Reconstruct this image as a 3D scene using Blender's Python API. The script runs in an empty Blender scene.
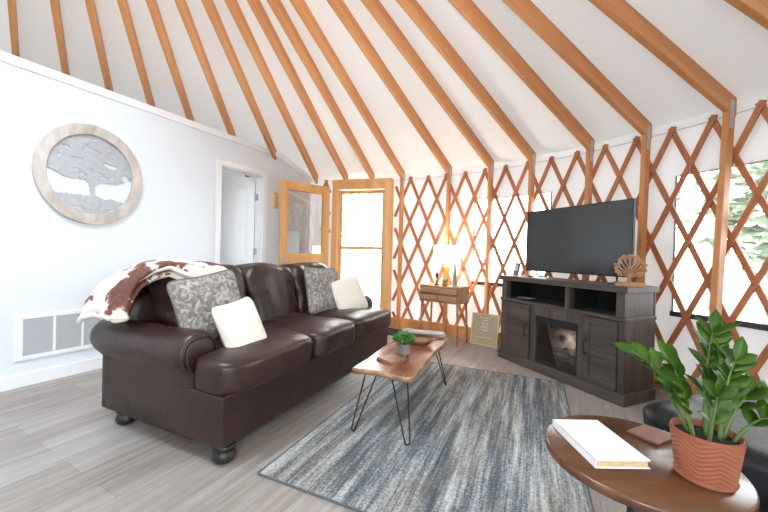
import bpy, bmesh, math, random
from mathutils import Vector, Matrix, noise
random.seed(7)
SC = bpy.context.scene
COL = SC.collection
PI = math.pi
def rad(d): return d*PI/180

# ------------------------------------------------------------------ camera, world, lights, exposure
CX, CY, RW = -1.545, 1.226, 4.57          # middle and radius of the round room
CAM_H, F_PX = 1.16, 340.0
pt_, ro_ = rad(.34), rad(1.48)
f_ = Vector((0, math.cos(pt_), -math.sin(pt_))); r0 = Vector((1, 0, 0)); u0 = r0.cross(f_)
r_ = math.cos(ro_)*r0 + math.sin(ro_)*u0; u_ = -math.sin(ro_)*r0 + math.cos(ro_)*u0
cam_d = bpy.data.cameras.new('camera'); cam = bpy.data.objects.new('camera', cam_d); COL.objects.link(cam)
cam_d.sensor_width = 36; cam_d.lens = F_PX/768*36; cam_d.clip_start = .02
cam.matrix_world = Matrix(((r_.x, u_.x, -f_.x, 0), (r_.y, u_.y, -f_.y, 0), (r_.z, u_.z, -f_.z, CAM_H), (0, 0, 0, 1)))
SC.camera = cam
SC.view_settings.view_transform = 'Standard'; SC.view_settings.look = 'None'
SC.view_settings.gamma = 1; SC.view_settings.use_curve_mapping = False
SC.view_settings.exposure = 0.2
W = bpy.data.worlds.new('sky'); SC.world = W; W.use_nodes = True
W.node_tree.nodes['Background'].inputs[0].default_value = (.90, .96, 1, 1)
W.node_tree.nodes['Background'].inputs[1].default_value = 10.0
def area(name, loc, target, sx, sy, energy, col, shape='RECTANGLE'):
    l = bpy.data.lights.new(name, 'AREA'); l.shape = shape; l.size = sx; l.size_y = sy; l.energy = energy; l.color = col
    o = bpy.data.objects.new(name, l); COL.objects.link(o); o.location = loc
    o.rotation_euler = (Vector(target)-Vector(loc)).to_track_quat('-Z', 'Y').to_euler()
    return o
def rp(r, th, z=0): return Vector((CX+r*math.cos(rad(th)), CY+r*math.sin(rad(th)), z))
area('skylight_dome', (CX, CY, 3.66), (CX, CY, 0), 1.4, 1.4, 64, (.58, .80, 1), 'DISK')
for th, e, tint in ((-38, 3, (.9, .95, 1)), (-80, 5, (.85, .93, 1)), (-150, 20, (.66, .83, 1))):                     # the windows behind the photographer
    area('daylight_window', rp(4.35, th, 1.4), (CX, CY, 2.1), 1.5, 1.2, e, tint)
dv = rp(5.3, 75, 2.75); area('daylight_door', dv, rp(2.6, 76, .6), 1.1, .7, 110, (1, .97, .92))
area('roof_fill_door', rp(6.6, 75, -.2), rp(1.5, 80, 3.4), 3, 2, 500, (1, .97, .93))  # added lamp low outside the door, brightens the roof from below
area('roof_fill_window', rp(6.5, 45, -.2), rp(1.5, 60, 3.4), 3, 2, 400, (1, .98, .95))  # a second added lamp, outside the window, also aimed up at the roof
area('camera_fill', (-.35, -.8, 1.3), (-.6, 3.0, 2.7), .35, .35, 26, (1, .97, .93))  # added fill light behind the camera, aimed up; no real lamp there

# ------------------------------------------------------------------ materials
def nt(name):
    m = bpy.data.materials.new(name); m.use_nodes = True
    t = m.node_tree; return m, t, t.nodes['Principled BSDF']
def plain(name, col, rough=.6, metal=0, emit=None, es=0, spec=None, bump=0, bscale=60):
    m, t, b = nt(name)
    b.inputs['Base Color'].default_value = (*col, 1); b.inputs['Roughness'].default_value = rough; b.inputs['Metallic'].default_value = metal
    if spec is not None: b.inputs['Specular IOR Level'].default_value = spec
    if emit: b.inputs['Emission Color'].default_value = (*emit, 1); b.inputs['Emission Strength'].default_value = es
    if bump:
        n = t.nodes.new('ShaderNodeTexNoise'); n.inputs['Scale'].default_value = bscale; n.inputs['Detail'].default_value = 4
        bp = t.nodes.new('ShaderNodeBump'); bp.inputs['Strength'].default_value = bump; bp.inputs['Distance'].default_value = .01
        tc = t.nodes.new('ShaderNodeTexCoord'); t.links.new(tc.outputs['Object'], n.inputs['Vector'])
        t.links.new(n.outputs['Fac'], bp.inputs['Height']); t.links.new(bp.outputs['Normal'], b.inputs['Normal'])
    return m
def ramp(t, stops):
    r = t.nodes.new('ShaderNodeValToRGB'); e = r.color_ramp.elements
    while len(e) < len(stops): e.new(.5)
    for q, (p, c) in zip(e, stops): q.position = p; q.color = (*c, 1)
    return r
def noisy(name, stops, scale, stretch=(1, 1, 1), rough=.6, detail=6, bump=0, rot=0, coord='Object', nrough=.6, dist=0, spec=None, metal=0):
    m, t, b = nt(name)
    tc = t.nodes.new('ShaderNodeTexCoord'); mp = t.nodes.new('ShaderNodeMapping')
    mp.inputs['Scale'].default_value = stretch; mp.inputs['Rotation'].default_value = (0, 0, rot)
    n = t.nodes.new('ShaderNodeTexNoise'); n.inputs['Scale'].default_value = scale; n.inputs['Detail'].default_value = detail
    n.inputs['Roughness'].default_value = nrough; n.inputs['Distortion'].default_value = dist
    r = ramp(t, stops)
    t.links.new(tc.outputs[coord], mp.inputs['Vector']); t.links.new(mp.outputs['Vector'], n.inputs['Vector'])
    t.links.new(n.outputs['Fac'], r.inputs['Fac']); t.links.new(r.outputs['Color'], b.inputs['Base Color'])
    b.inputs['Roughness'].default_value = rough; b.inputs['Metallic'].default_value = metal
    if spec is not None: b.inputs['Specular IOR Level'].default_value = spec
    if bump:
        bp = t.nodes.new('ShaderNodeBump'); bp.inputs['Strength'].default_value = bump; bp.inputs['Distance'].default_value = .01
        t.links.new(n.outputs['Fac'], bp.inputs['Height']); t.links.new(bp.outputs['Normal'], b.inputs['Normal'])
    return m
def wood(name, dark, mid, light, axis='x', rough=.5, scale=6, coord='Object', rot=0, bump=.08):
    st = {'x': (.12, 2.2, 2.2), 'y': (2.2, .12, 2.2), 'z': (2.2, 2.2, .12)}[axis]
    return noisy(name, [(.3, dark), (.5, mid), (.72, light)], scale, st, rough, 7, bump, rot, coord, .62, .5)
def glass(name, tint=(1, 1, 1), refl=.08, rough=0.0):
    m = bpy.data.materials.new(name); m.use_nodes = True; t = m.node_tree; t.nodes.clear()
    o = t.nodes.new('ShaderNodeOutputMaterial'); mx = t.nodes.new('ShaderNodeMixShader')
    a = t.nodes.new('ShaderNodeBsdfTransparent'); a.inputs[0].default_value = (*tint, 1)
    g = t.nodes.new('ShaderNodeBsdfGlossy'); g.inputs['Roughness'].default_value = rough
    fr = t.nodes.new('ShaderNodeFresnel'); fr.inputs['IOR'].default_value = 1.5
    ad = t.nodes.new('ShaderNodeMath'); ad.operation = 'ADD'; ad.inputs[1].default_value = refl; ad.use_clamp = True
    t.links.new(fr.outputs[0], ad.inputs[0]); t.links.new(ad.outputs[0], mx.inputs[0])
    t.links.new(a.outputs[0], mx.inputs[1]); t.links.new(g.outputs[0], mx.inputs[2]); t.links.new(mx.outputs[0], o.inputs[0])
    return m

M = {}
M['fir'] = wood('fir', (.46, .175, .055), (.64, .275, .095), (.72, .35, .14), 'x', .5, 5)
M['fir_z'] = wood('fir_upright', (.42, .16, .05), (.58, .245, .085), (.66, .31, .12), 'z', .5, 5)
M['slat'] = noisy('lattice_wood', [(.3, (.38, .125, .05)), (.7, (.54, .205, .085))], 5, (1, 1, .4), .55)
M['doorwood'] = wood('door_wood', (.66, .33, .115), (.76, .42, .165), (.82, .49, .22), 'z', .45, 4)
M['fabric'] = plain('white_fabric', (.83, .83, .82), .85, bump=.05, bscale=9)
M['wallfab'] = plain('wall_fabric', (.80, .80, .79), .85, bump=.08, bscale=6)
def translucent(m, fac, col):
    t = m.node_tree; b = t.nodes['Principled BSDF']; o = t.nodes['Material Output']
    tr = t.nodes.new('ShaderNodeBsdfTranslucent'); tr.inputs[0].default_value = (*col, 1)
    mx = t.nodes.new('ShaderNodeMixShader'); mx.inputs[0].default_value = fac
    t.links.new(b.outputs[0], mx.inputs[1]); t.links.new(tr.outputs[0], mx.inputs[2]); t.links.new(mx.outputs[0], o.inputs[0])
translucent(M['fabric'], .024, (.95, .95, .93)); translucent(M['wallfab'], .035, (.95, .95, .93))
M['white'] = plain('white_paint', (.75, .79, .83), .55)  # white paint; the bluish sky light on the wall is tinted in
M['trim'] = plain('trim_paint', (.86, .87, .88), .4)
M['dark_edge'] = plain('dark_vinyl', (.05, .04, .045), .6)
M['edge'] = plain('grey_binding', (.22, .20, .19), .7)
M['vinyl'] = glass('clear_vinyl', (.97, .98, .98), .02)
M['steel'] = plain('zinc_steel', (.52, .53, .54), .45, .7)
M['iron'] = plain('black_iron', (.012, .012, .013), .45, .3)
M['brass'] = plain('dull_brass', (.35, .24, .12), .4, .9)
M['plug'] = plain('white_plastic', (.8, .8, .8), .4)

# ------------------------------------------------------------------ mesh builder and object helpers
class MB:
    def __init__(s): s.v = []; s.f = []; s.m = []; s.sm = []
    def add(s, vs, fs, mi=0, smooth=False, mat=None):
        o = len(s.v)
        s.v += [tuple(mat @ Vector(p)) if mat else tuple(p) for p in vs]
        for f in fs: s.f.append([i+o for i in f]); s.m.append(mi); s.sm.append(smooth)
        return s
    def box(s, x0, x1, y0, y1, z0, z1, mi=0, mat=None):
        v = [(x, y, z) for z in (z0, z1) for y in (y0, y1) for x in (x0, x1)]
        return s.add(v, [(0, 2, 3, 1), (4, 5, 7, 6), (0, 1, 5, 4), (2, 6, 7, 3), (0, 4, 6, 2), (1, 3, 7, 5)], mi, False, mat)
    def prism(s, poly, h0, h1, mi=0, mat=None, smooth=False):        # poly in (x, y), extruded along z
        n = len(poly); v = [(*p, h0) for p in poly]+[(*p, h1) for p in poly]
        f = [list(range(n))[::-1], list(range(n, 2*n))]
        s.add(v, f, mi, False, mat); o = len(s.v)-2*n
        for i in range(n):
            s.f.append([o+i, o+(i+1) % n, o+n+(i+1) % n, o+n+i]); s.m.append(mi); s.sm.append(smooth)
        return s
    def tube(s, pts, r, seg=8, mi=0, mat=None, cap=True):
        pts = [Vector(p) for p in pts]; n = len(pts); rs = r if isinstance(r, (list, tuple)) else [r]*n
        v = []; up = None
        for i, p in enumerate(pts):
            d = (pts[min(i+1, n-1)]-pts[max(i-1, 0)]).normalized()
            if up is None: up = Vector((0, 0, 1)) if abs(d.z) < .9 else Vector((1, 0, 0))
            a = d.cross(up).normalized(); b = a.cross(d).normalized(); up = b
            for k in range(seg):
                t = 2*PI*k/seg; v.append(p+rs[i]*(a*math.cos(t)+b*math.sin(t)))
        f = [(i*seg+k, i*seg+(k+1) % seg, (i+1)*seg+(k+1) % seg, (i+1)*seg+k) for i in range(n-1) for k in range(seg)]
        if cap: f += [tuple(range(seg))[::-1], tuple((n-1)*seg+k for k in range(seg))]
        return s.add(v, f, mi, True, mat)
    def lathe(s, prof, c=(0, 0, 0), seg=24, mi=0, mat=None, cap=True, sq=1):
        n = len(prof); v = []
        for r, z in prof:
            for k in range(seg):
                t = 2*PI*k/seg; v.append((c[0]+r*math.cos(t), c[1]+sq*r*math.sin(t), c[2]+z))
        f = [(i*seg+k, i*seg+(k+1) % seg, (i+1)*seg+(k+1) % seg, (i+1)*seg+k) for i in range(n-1) for k in range(seg)]
        s.add(v, f, mi, True, mat)
        if cap:
            o = len(s.v)-n*seg
            for g in (tuple(range(seg))[::-1], tuple((n-1)*seg+k for k in range(seg))):
                s.f.append([i+o for i in g]); s.m.append(mi); s.sm.append(False)
        return s
    def soft(s, cx, cy, cz, hx, hy, hz, p=4.5, n=12, mi=0, mat=None, fn=None):   # rounded cushion block
        vs = {}; v = []; f = []
        def idx(q):
            k = tuple(round(x, 5) for x in q)
            if k not in vs:
                vs[k] = len(v); L = sum(abs(x)**p for x in q)**(1/p); d = [x/L for x in q]
                P = Vector((cx+hx*d[0], cy+hy*d[1], cz+hz*d[2])); v.append(fn(P, d) if fn else P)
            return vs[k]
        g = [math.tan((-1+2*i/n)*PI/4) for i in range(n+1)]
        for ax in range(3):
            for sg in (-1, 1):
                for i in range(n):
                    for j in range(n):
                        q = []
                        for a, b in ((g[i], g[j]), (g[i+1], g[j]), (g[i+1], g[j+1]), (g[i], g[j+1])):
                            w = [0, 0, 0]; w[ax] = sg; w[(ax+1) % 3] = a; w[(ax+2) % 3] = b; q.append(idx(w))
                        f.append(q if sg > 0 else q[::-1])
        return s.add(v, f, mi, True, mat)
    def build(s, name, mats, parent=None, bevel=0, seg=2, sub=0, solid=0):
        me = bpy.data.meshes.new(name); me.from_pydata(s.v, [], s.f)
        for m in (mats if isinstance(mats, (list, tuple)) else [mats]): me.materials.append(M[m] if isinstance(m, str) else m)
        me.polygons.foreach_set('material_index', s.m); me.polygons.foreach_set('use_smooth', s.sm); me.update()
        bm = bmesh.new(); bm.from_mesh(me); bmesh.ops.recalc_face_normals(bm, faces=bm.faces); bm.to_mesh(me); bm.free()
        o = bpy.data.objects.new(name, me); COL.objects.link(o)
        if parent: o.parent = parent
        if solid: md = o.modifiers.new('s', 'SOLIDIFY'); md.thickness = solid; md.offset = 0
        if sub: md = o.modifiers.new('u', 'SUBSURF'); md.levels = sub; md.render_levels = sub
        if bevel:
            md = o.modifiers.new('b', 'BEVEL'); md.width = bevel; md.segments = seg; md.limit_method = 'ANGLE'; md.angle_limit = rad(40)
        return o
def tag(o, label=None, cat=None, group=None, kind=None):
    for k, v in (('label', label), ('category', cat), ('group', group), ('kind', kind)):
        if v: o[k] = v
    return o
def thing(name, label, cat, loc=(0, 0, 0), rz=0, group=None, kind=None):
    o = bpy.data.objects.new(name, None); COL.objects.link(o); o.location = loc; o.rotation_euler = (0, 0, rz)
    o.empty_display_size = .1
    return tag(o, label, cat, group, kind)
def struct(o, label=None, cat=None): return tag(o, label, cat, None, 'structure')
def copy_tree(o, parent=None):
    c = o.copy(); COL.objects.link(c)
    if parent: c.parent = parent
    for ch in list(o.children): copy_tree(ch, c)
    return c
def frame(org, ex, ez=Vector((0, 0, 1))):                             # matrix with x along ex, z up
    ex = Vector(ex).normalized(); ey = ez.cross(ex).normalized(); z = ex.cross(ey)
    return Matrix(((ex.x, ey.x, z.x, org[0]), (ex.y, ey.y, z.y, org[1]), (ex.z, ey.z, z.z, org[2]), (0, 0, 0, 1)))

# ================================================================== SETTING
# floor: planks running with the sofa
def floor_mat():
    m, t, b = nt('grey_planks')
    tc = t.nodes.new('ShaderNodeTexCoord'); mp = t.nodes.new('ShaderNodeMapping'); mp.inputs['Rotation'].default_value = (0, 0, -rad(62))
    br = t.nodes.new('ShaderNodeTexBrick'); br.offset = .37; br.inputs['Scale'].default_value = 1
    br.inputs['Brick Width'].default_value = 1.3; br.inputs['Row Height'].default_value = .18; br.inputs['Mortar Size'].default_value = .0018
    br.inputs['Color1'].default_value = (.24, .24, .24, 1); br.inputs['Color2'].default_value = (.76, .76, .76, 1); br.inputs['Mortar'].default_value = (.0, .0, .0, 1)
    mp2 = t.nodes.new('ShaderNodeMapping'); mp2.inputs['Scale'].default_value = (.5, 7, 1)
    n = t.nodes.new('ShaderNodeTexNoise'); n.inputs['Scale'].default_value = 3.2; n.inputs['Detail'].default_value = 9; n.inputs['Roughness'].default_value = .68
    t.links.new(tc.outputs['Object'], mp.inputs['Vector']); t.links.new(mp.outputs['Vector'], br.inputs['Vector'])
    t.links.new(mp.outputs['Vector'], mp2.inputs['Vector']); t.links.new(mp2.outputs['Vector'], n.inputs['Vector'])
    mx = t.nodes.new('ShaderNodeMix'); mx.data_type = 'RGBA'; mx.inputs['Factor'].default_value = .30
    t.links.new(n.outputs['Fac'], mx.inputs['A']); t.links.new(br.outputs['Color'], mx.inputs['B'])
    r = ramp(t, [(.25, (.16, .13, .112)), (.45, (.28, .24, .213)), (.62, (.385, .345, .318)), (.8, (.51, .475, .45))])
    t.links.new(mx.outputs['Result'], r.inputs['Fac']); t.links.new(r.outputs['Color'], b.inputs['Base Color'])
    b.inputs['Roughness'].default_value = .36
    bp = t.nodes.new('ShaderNodeBump'); bp.inputs['Strength'].default_value = .15; bp.inputs['Distance'].default_value = .004
    t.links.new(n.outputs['Fac'], bp.inputs['Height']); t.links.new(bp.outputs['Normal'], b.inputs['Normal'])
    return m
M['floor'] = floor_mat()
b = MB(); b.prism([tuple(rp(RW+.12, 360*k/96))[:2] for k in range(96)], -.12, 0)
struct(b.build('floor', 'floor'))
# ground outdoors
M['ground'] = noisy('pale_gravel', [(.3, (.42, .40, .37)), (.7, (.62, .60, .57))], 3, rough=.9)
b = MB(); b.prism([(60*math.cos(2*PI*k/64), 60*math.sin(2*PI*k/64)) for k in range(64)], -.5, -.35)
struct(b.build('ground', 'ground'))

# partition wall
ps = Vector((math.sin(rad(28.5)), math.cos(rad(28.5)), 0)); pn = Vector((math.cos(rad(28.5)), -math.sin(rad(28.5)), 0)); P_OFF = -3.897
# local frame: x along the wall, y = away from the room, z up ; face at y=0
PM = Matrix(((ps.x, -pn.x, 0, pn.x*P_OFF), (ps.y, -pn.y, 0, pn.y*P_OFF), (0, 0, 1, 0), (0, 0, 0, 1)))
def on_wall(o): o.matrix_world = PM; return o
WT = .12; TOPZ = 2.63; SL0, SL1, SLZ = 3.80, 4.52, 2.41; D0, D1, DZ = 2.79, 3.46, 2.235; A0 = -3.7
XZ = Matrix(((1, 0, 0, 0), (0, 0, -1, WT), (0, 1, 0, 0), (0, 0, 0, 1)))     # prism (x,z) -> local, thickness along y
b = MB()
b.prism([(A0, 0), (D0, 0), (D0, TOPZ), (A0, TOPZ)], 0, WT, 0, XZ)
b.prism([(D0, DZ), (D1, DZ), (D1, TOPZ), (D0, TOPZ)], 0, WT, 0, XZ)
b.prism([(D1, 0), (SL1, 0), (SL1, SLZ), (SL0, TOPZ), (D1, TOPZ)], 0, WT, 0, XZ)
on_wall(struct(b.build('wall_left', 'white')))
b = MB(); e = .022
b.prism([(A0, TOPZ-.055), (SL0-.008, TOPZ-.055), (SL1, SLZ-.055), (SL1, SLZ+.02), (SL0+.01, TOPZ+.02), (A0, TOPZ+.02)], -e, WT+e, 0, XZ)
on_wall(struct(b.build('trim_1', 'trim', bevel=.006)))
b = MB(); b.box(A0, D0-.075, -.016, 0, 0, .11); b.box(D1+.075, SL1, -.016, 0, 0, .11)
on_wall(struct(b.build('baseboard_left', 'trim', bevel=.004)))
# interior doorway: casing and lining
b = MB()
b.box(D0-.065, D0, -.02, 0, 0, DZ+.07); b.box(D1, D1+.075, -.02, 0, 0, DZ+.07); b.box(D0, D1, -.02, 0, DZ, DZ+.07)
b.box(D0, D0+.018, 0, WT, 0, DZ); b.box(D1-.018, D1, 0, WT, 0, DZ); b.box(D0, D1, 0, WT, DZ-.018, DZ)
on_wall(struct(b.build('trim_2', 'trim', bevel=.004)))
# interior door leaf swung into the room behind
dl = struct(thing('door_1', 'white panelled interior door standing open in the partition doorway', 'door'))
ang = rad(118)
LM = PM @ Matrix.Translation((D1-.02, WT+.005, .012)) @ Matrix.Rotation(ang, 4, 'Z')
lw, lh = .63, DZ-.03
b = MB(); b.box(0, lw, -.018, .018, 0, lh)
for z0, z1 in ((.25, .85), (1.0, lh-.16)):
    for sx in ((.1, lw-.1),):
        for sgn in (-1, 1):
            y0, y1 = (.018, .027) if sgn > 0 else (-.027, -.018)
            b.box(sx[0], sx[1], y0, y1, z0, z0+.03); b.box(sx[0], sx[1], y0, y1, z1-.03, z1)
            b.box(sx[0], sx[0]+.03, y0, y1, z0, z1); b.box(sx[1]-.03, sx[1], y0, y1, z0, z1)
o = b.build('leaf', 'trim', dl, bevel=.004); o.matrix_world = LM
for z in (.25, 1.15, 1.93):
    b = MB(); b.box(D1-.034, D1-.018, WT-.055, WT+.004, z-.045, z+.045); b.tube([(D1-.03, WT-.002, z-.05), (D1-.03, WT-.002, z+.05)], .008)
    o = b.build('hinge', 'steel', dl); o.matrix_world = PM
# room behind the partition: one cross wall so the doorway has a room to look into
b = MB(); b.box(4.2, 4.28, WT, 2.6, 0, 2.4)
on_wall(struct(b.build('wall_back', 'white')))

# fabric wall with clear windows (angles in degrees, seen from the middle of the room)
DOOR = (68.3, 81.3)
WIN = {'window_1': (39.2, 52.0, .80, 1.96), 'window_2': (3.0, 24.0, .70, 1.93), 'window_3': (-48, -28, .75, 1.95), 'window_4': (-90, -70, .75, 1.95), 'window_5': (-160, -140, .75, 1.95)}
WALL_TOP = 2.448; RF = RW+.02
def wall_fabric():
    def hole(t, z):
        if DOOR[0]+.7 < t < DOOR[1]-.7 and z < 2.30: return True
        return any(a < t < c and z0 < z < z1 for a, c, z0, z1 in WIN.values())
    ths = sorted(set([round(-180+1.5*k, 3) for k in range(241)]+[x for w in WIN.values() for x in w[:2]]+[DOOR[0]+.7, DOOR[1]-.7]))
    zs = sorted(set([0, .4, 2.2, 2.30, WALL_TOP]+[x for w in WIN.values() for x in w[2:]]))
    b = MB(); ix = {}
    v = []; f = []
    for i, t in enumerate(ths):
        for j, z in enumerate(zs): ix[i, j] = len(v); v.append(rp(RF+.006*math.sin(t*1.7)*(1 if z < 2.4 else 0), t, z))
    for i in range(len(ths)-1):
        for j in range(len(zs)-1):
            if not hole((ths[i]+ths[i+1])/2, (zs[j]+zs[j+1])/2): f.append((ix[i, j], ix[i+1, j], ix[i+1, j+1], ix[i, j+1]))
    b.add(v, f, 0, True)
    return b.build('wall_round', 'wallfab')
struct(wall_fabric())
def arcbox(b, t0, t1, r0, r1, z0, z1, step=1.5, mi=0):
    n = max(1, int(abs(t1-t0)/step)+1); v = []
    for k in range(n+1):
        t = t0+(t1-t0)*k/n
        v += [rp(r0, t, z0), rp(r1, t, z0), rp(r1, t, z1), rp(r0, t, z1)]
    f = [tuple(4*k+q for q in c) for k in range(n) for c in ()]
    for k in range(n):
        a = 4*k
        for q in range(4): f.append((a+q, a+(q+1) % 4, a+4+(q+1) % 4, a+4+q))
    f += [(0, 1, 2, 3), (4*n, 4*n+3, 4*n+2, 4*n+1)]
    b.add(v, f, mi)
wl = {'window_1': 'clear flexible window in the fabric wall left of the television', 'window_2': 'large clear flexible window in the fabric wall beside the potted plant'}
for nm, (a, c, z0, z1) in WIN.items():
    wd = struct(thing(nm, wl.get(nm, 'clear flexible window in the fabric wall'), 'window'))
    b = MB(); n = 12; v = []
    for k in range(n+1): v += [rp(RF+.004, a+(c-a)*k/n, z0), rp(RF+.004, a+(c-a)*k/n, z1)]
    b.add(v, [(2*k, 2*k+2, 2*k+3, 2*k+1) for k in range(n)], 0, True); b.build('pane', 'vinyl', wd)
    b = MB(); arcbox(b, a-.2, c+.2, RF-.03, RF-.008, z0-.035, z0+.01)
    arcbox(b, a-.1, a+.03, RF-.02, RF-.008, z0, z1, 1.5, 1); arcbox(b, c-.03, c+.1, RF-.02, RF-.008, z0, z1, 1.5, 1); arcbox(b, a-.1, c+.1, RF-.02, RF-.008, z1-.003, z1+.006, 1.5, 1)
    b.build('edge_binding', ['dark_edge', 'edge'], wd)
# base board of the round wall
b = MB(); arcbox(b, -60, 68, 4.475, 4.512, 0, .16); struct(b.build('baseboard_right', 'fir'))

# roof: white fabric cone over the rafters, open at the skylight ring
ZA, SLP, RING = 3.878, .348, .78
def zb(r): return ZA-SLP*r                                            # underside of the rafters
RD = .145                                                             # rafter depth measured upright
b = MB(); n = 96; v = []
rr = [RING-.02, 1.6, 2.6, 3.6, RF+.16]
for r in rr:
    for k in range(n): v.append(rp(r, 360*k/n, zb(r)+RD+.012))
f = [(i*n+k, i*n+(k+1) % n, (i+1)*n+(k+1) % n, (i+1)*n+k) for i in range(len(rr)-1) for k in range(n)]
b.add(v, f, 0, True); struct(b.build('ceiling', 'fabric'))
b = MB(); v = []; n = 48
for r, z in ((RING-.05, zb(RING)-.04), (RING, zb(RING)-.04), (RING, zb(RING)+RD+.01), (RING-.05, zb(RING)+RD+.01)):
    v += [rp(r, 360*k/n, z) for k in range(n)]
b.add(v, [(i*n+k, i*n+(k+1) % n, ((i+1) % 4)*n+(k+1) % n, ((i+1) % 4)*n+k) for i in range(4) for k in range(n)])
struct(b.build('trim_3', 'fir'))

# rafters: one board each, copied round the ring
b = MB(); L0, L1 = RING, 4.512; hw = .021
v = []
PA = math.atan(SLP); ca, sa = math.cos(PA), math.sin(PA)
for y in (-hw, hw): v += [(x*ca-(z-ZA)*sa, y, x*sa+(z-ZA)*ca) for x, z in ((L0, zb(L0)), (L1, zb(L1)), (L1, zb(L1)+RD), (L0, zb(L0)+RD))]
b.add(v, [(0, 1, 2, 3), (7, 6, 5, 4), (0, 4, 5, 1), (1, 5, 6, 2), (2, 6, 7, 3), (3, 7, 4, 0)])
raf0 = b.build('rafter', 'fir', bevel=.004)
RAF = [(134.8, 'orange roof rafter meeting the white partition top well outside the round wall art'),
 (127.9, 'orange roof rafter meeting the partition top above the outer edge of the round wall art'),
 (121.2, 'orange roof rafter meeting the partition top above the inner half of the round wall art'),
 (114.2, 'orange roof rafter meeting the partition top just past the round wall art'),
 (107.2, 'orange roof rafter meeting the partition top midway between wall art and interior doorway'),
 (99.5, 'orange roof rafter meeting the partition top above the near jamb of the interior doorway'),
 (91.9, 'orange roof rafter meeting the partition top at its sloping end corner'),
 (85.1, 'pale orange rafter ending above the swung-open wooden door leaf'),
 (78.5, 'pale orange rafter landing on the door header, nearer the open door leaf'),
 (72.7, 'pale orange rafter landing on the door header, nearer the first wall post'),
 (66.2, 'orange rafter landing on the wall post right beside the glazed door'),
 (56.5, 'orange rafter landing on the wall post behind the white table lamp'),
 (48.6, 'orange rafter landing on the wall post above the tan sign board'),
 (41.6, 'darker orange rafter landing on the post at the television edge nearer the lamp'),
 (33.2, 'brown-orange rafter landing on the wall post behind the middle of the television'),
 (26.5, 'broad brown-orange rafter landing on the post behind the wooden tree sculpture'),
 (18.9, 'broad brown-orange rafter landing on the post in front of the big window'),
 (11.5, 'short visible end of a rafter in the top corner beyond the big window post')]
for i, (th, lab) in enumerate(RAF):
    o = raf0 if i == 0 else raf0.copy()
    if i: COL.objects.link(o)
    o.location = (CX, CY, ZA); o.rotation_euler = (0, PA, rad(th)); tag(o, lab, 'rafter', 'roof rafters')

# wall posts with steel brackets
PR0, PR1, PVR = 4.418, 4.50, 4.459
pz = zb(PVR)
pb = thing('wall_post', 'x', 'post')
b = MB(); h_ = pz+.012; v = []                                        # top cut to the rafter's slope, foot on the floor
for y in (-hw, hw): v += [(PR0-PVR, y, -pz), (PR1-PVR, y, -pz), (PR1-PVR, y, zb(PR1)-pz), (PR0-PVR, y, zb(PR0)-pz)]
b.add(v, [(0, 1, 2, 3), (7, 6, 5, 4), (0, 4, 5, 1), (1, 5, 6, 2), (2, 6, 7, 3), (3, 7, 4, 0)]); b.build('post_board', 'fir_z', pb, bevel=.004)
for sg in (-1, 1):
    b = MB(); y0, y1 = (hw, hw+.004) if sg > 0 else (-hw-.004, -hw)
    b.box(PR0-PVR+.012, PR1-PVR-.025, y0, y1, -.12, .10); b.build('bracket', 'steel', pb)
POSTS = [(66.2, 'tall orange wooden wall post right beside the glazed door'),
 (56.5, 'tall orange wooden wall post rising behind the white table lamp'),
 (48.6, 'tall orange wooden wall post above the tan leaning sign board'),
 (41.6, 'orange wooden wall post at the television edge nearer the lamp'),
 (33.2, 'orange wooden wall post mostly hidden behind the middle of the television'),
 (26.5, 'orange wooden wall post behind the wooden tree sculpture'),
 (18.9, 'broad orange wooden wall post crossing the big window behind the potted plant')]
for i, (th, lab) in enumerate(POSTS):
    o = pb if i == 0 else copy_tree(pb)
    lean = {18.9: 3.4, 26.5: 1.3}.get(th, .5)                         # the posts lean a little, most of all the one at the big window
    o.location = rp(PVR, th, pz); o.rotation_euler = (0, rad(lean), rad(th)); tag(o, lab, 'post', 'wall posts under the rafters')

# lattice: crossing slats bolted together, one collapsible lattice
LT, STEP, DZS = 2.336, 1.8375, .334
lat = thing('lattice', 'orange wooden criss-cross lattice lining the round fabric wall right of the glazed door', 'lattice', (CX, CY, 0))
def slat(top, sg, tmin, tmax, par=lat):
    steps = 7.15; v = []; r0, r1 = (4.517, 4.534) if sg > 0 else (4.536, 4.553); hwid = .021
    dth = rad(STEP)*4.535; ln = math.hypot(dth, DZS); px, pz_ = DZS/ln*hwid, dth/ln*hwid      # half width along the normal
    ua, ub = sorted(((tmin-top)/(sg*STEP), (tmax-top)/(sg*STEP))); ua, ub = max(ua, -.12), min(ub, steps)
    if ub-ua < .15: return
    nn_ = max(2, int((ub-ua)*2)+1); us = [ua+(ub-ua)*k/(nn_-1) for k in range(nn_)]
    for u in us:
        t = top+sg*STEP*u; z = LT-DZS*u
        dt = math.degrees(px/4.535)
        for r in (r0, r1):
            for q in (-1, 1): v.append(rp(r, t+q*dt, max(z+q*sg*pz_, .01))-Vector((CX, CY, 0)))
    f = []
    for k in range(len(us)-1):
        a = 4*k
        for q0, q1 in ((0, 1), (1, 3), (3, 2), (2, 0)): f.append((a+q0, a+q1, a+4+q1, a+4+q0))
    n = 4*(len(us)-1); f += [(0, 1, 3, 2), (n, n+2, n+3, n+1)]
    b = MB(); b.add(v, f, 0)
    if sg > 0:
        for q in range(0, 8):
            t = top+STEP*q
            if tmin < t < tmax:
                c = rp(4.517, t, max(LT-DZS*q, .03))-Vector((CX, CY, 0)); d = Vector((math.cos(rad(t)), math.sin(rad(t)), 0))
                b.tube([c-d*.006, c+d*.001], .008, 6, 1)
    b.build('slat', ['slat', 'brass'], par)
TOPS = [20.672+3.675*k for k in range(-6, 20)]
for t in TOPS:
    for sg in (-1, 1): slat(t, sg, -2, 67.95)
lat2 = thing('lattice', 'small piece of orange lattice between the open wooden door and the partition', 'lattice', (CX, CY, 0))
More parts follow.
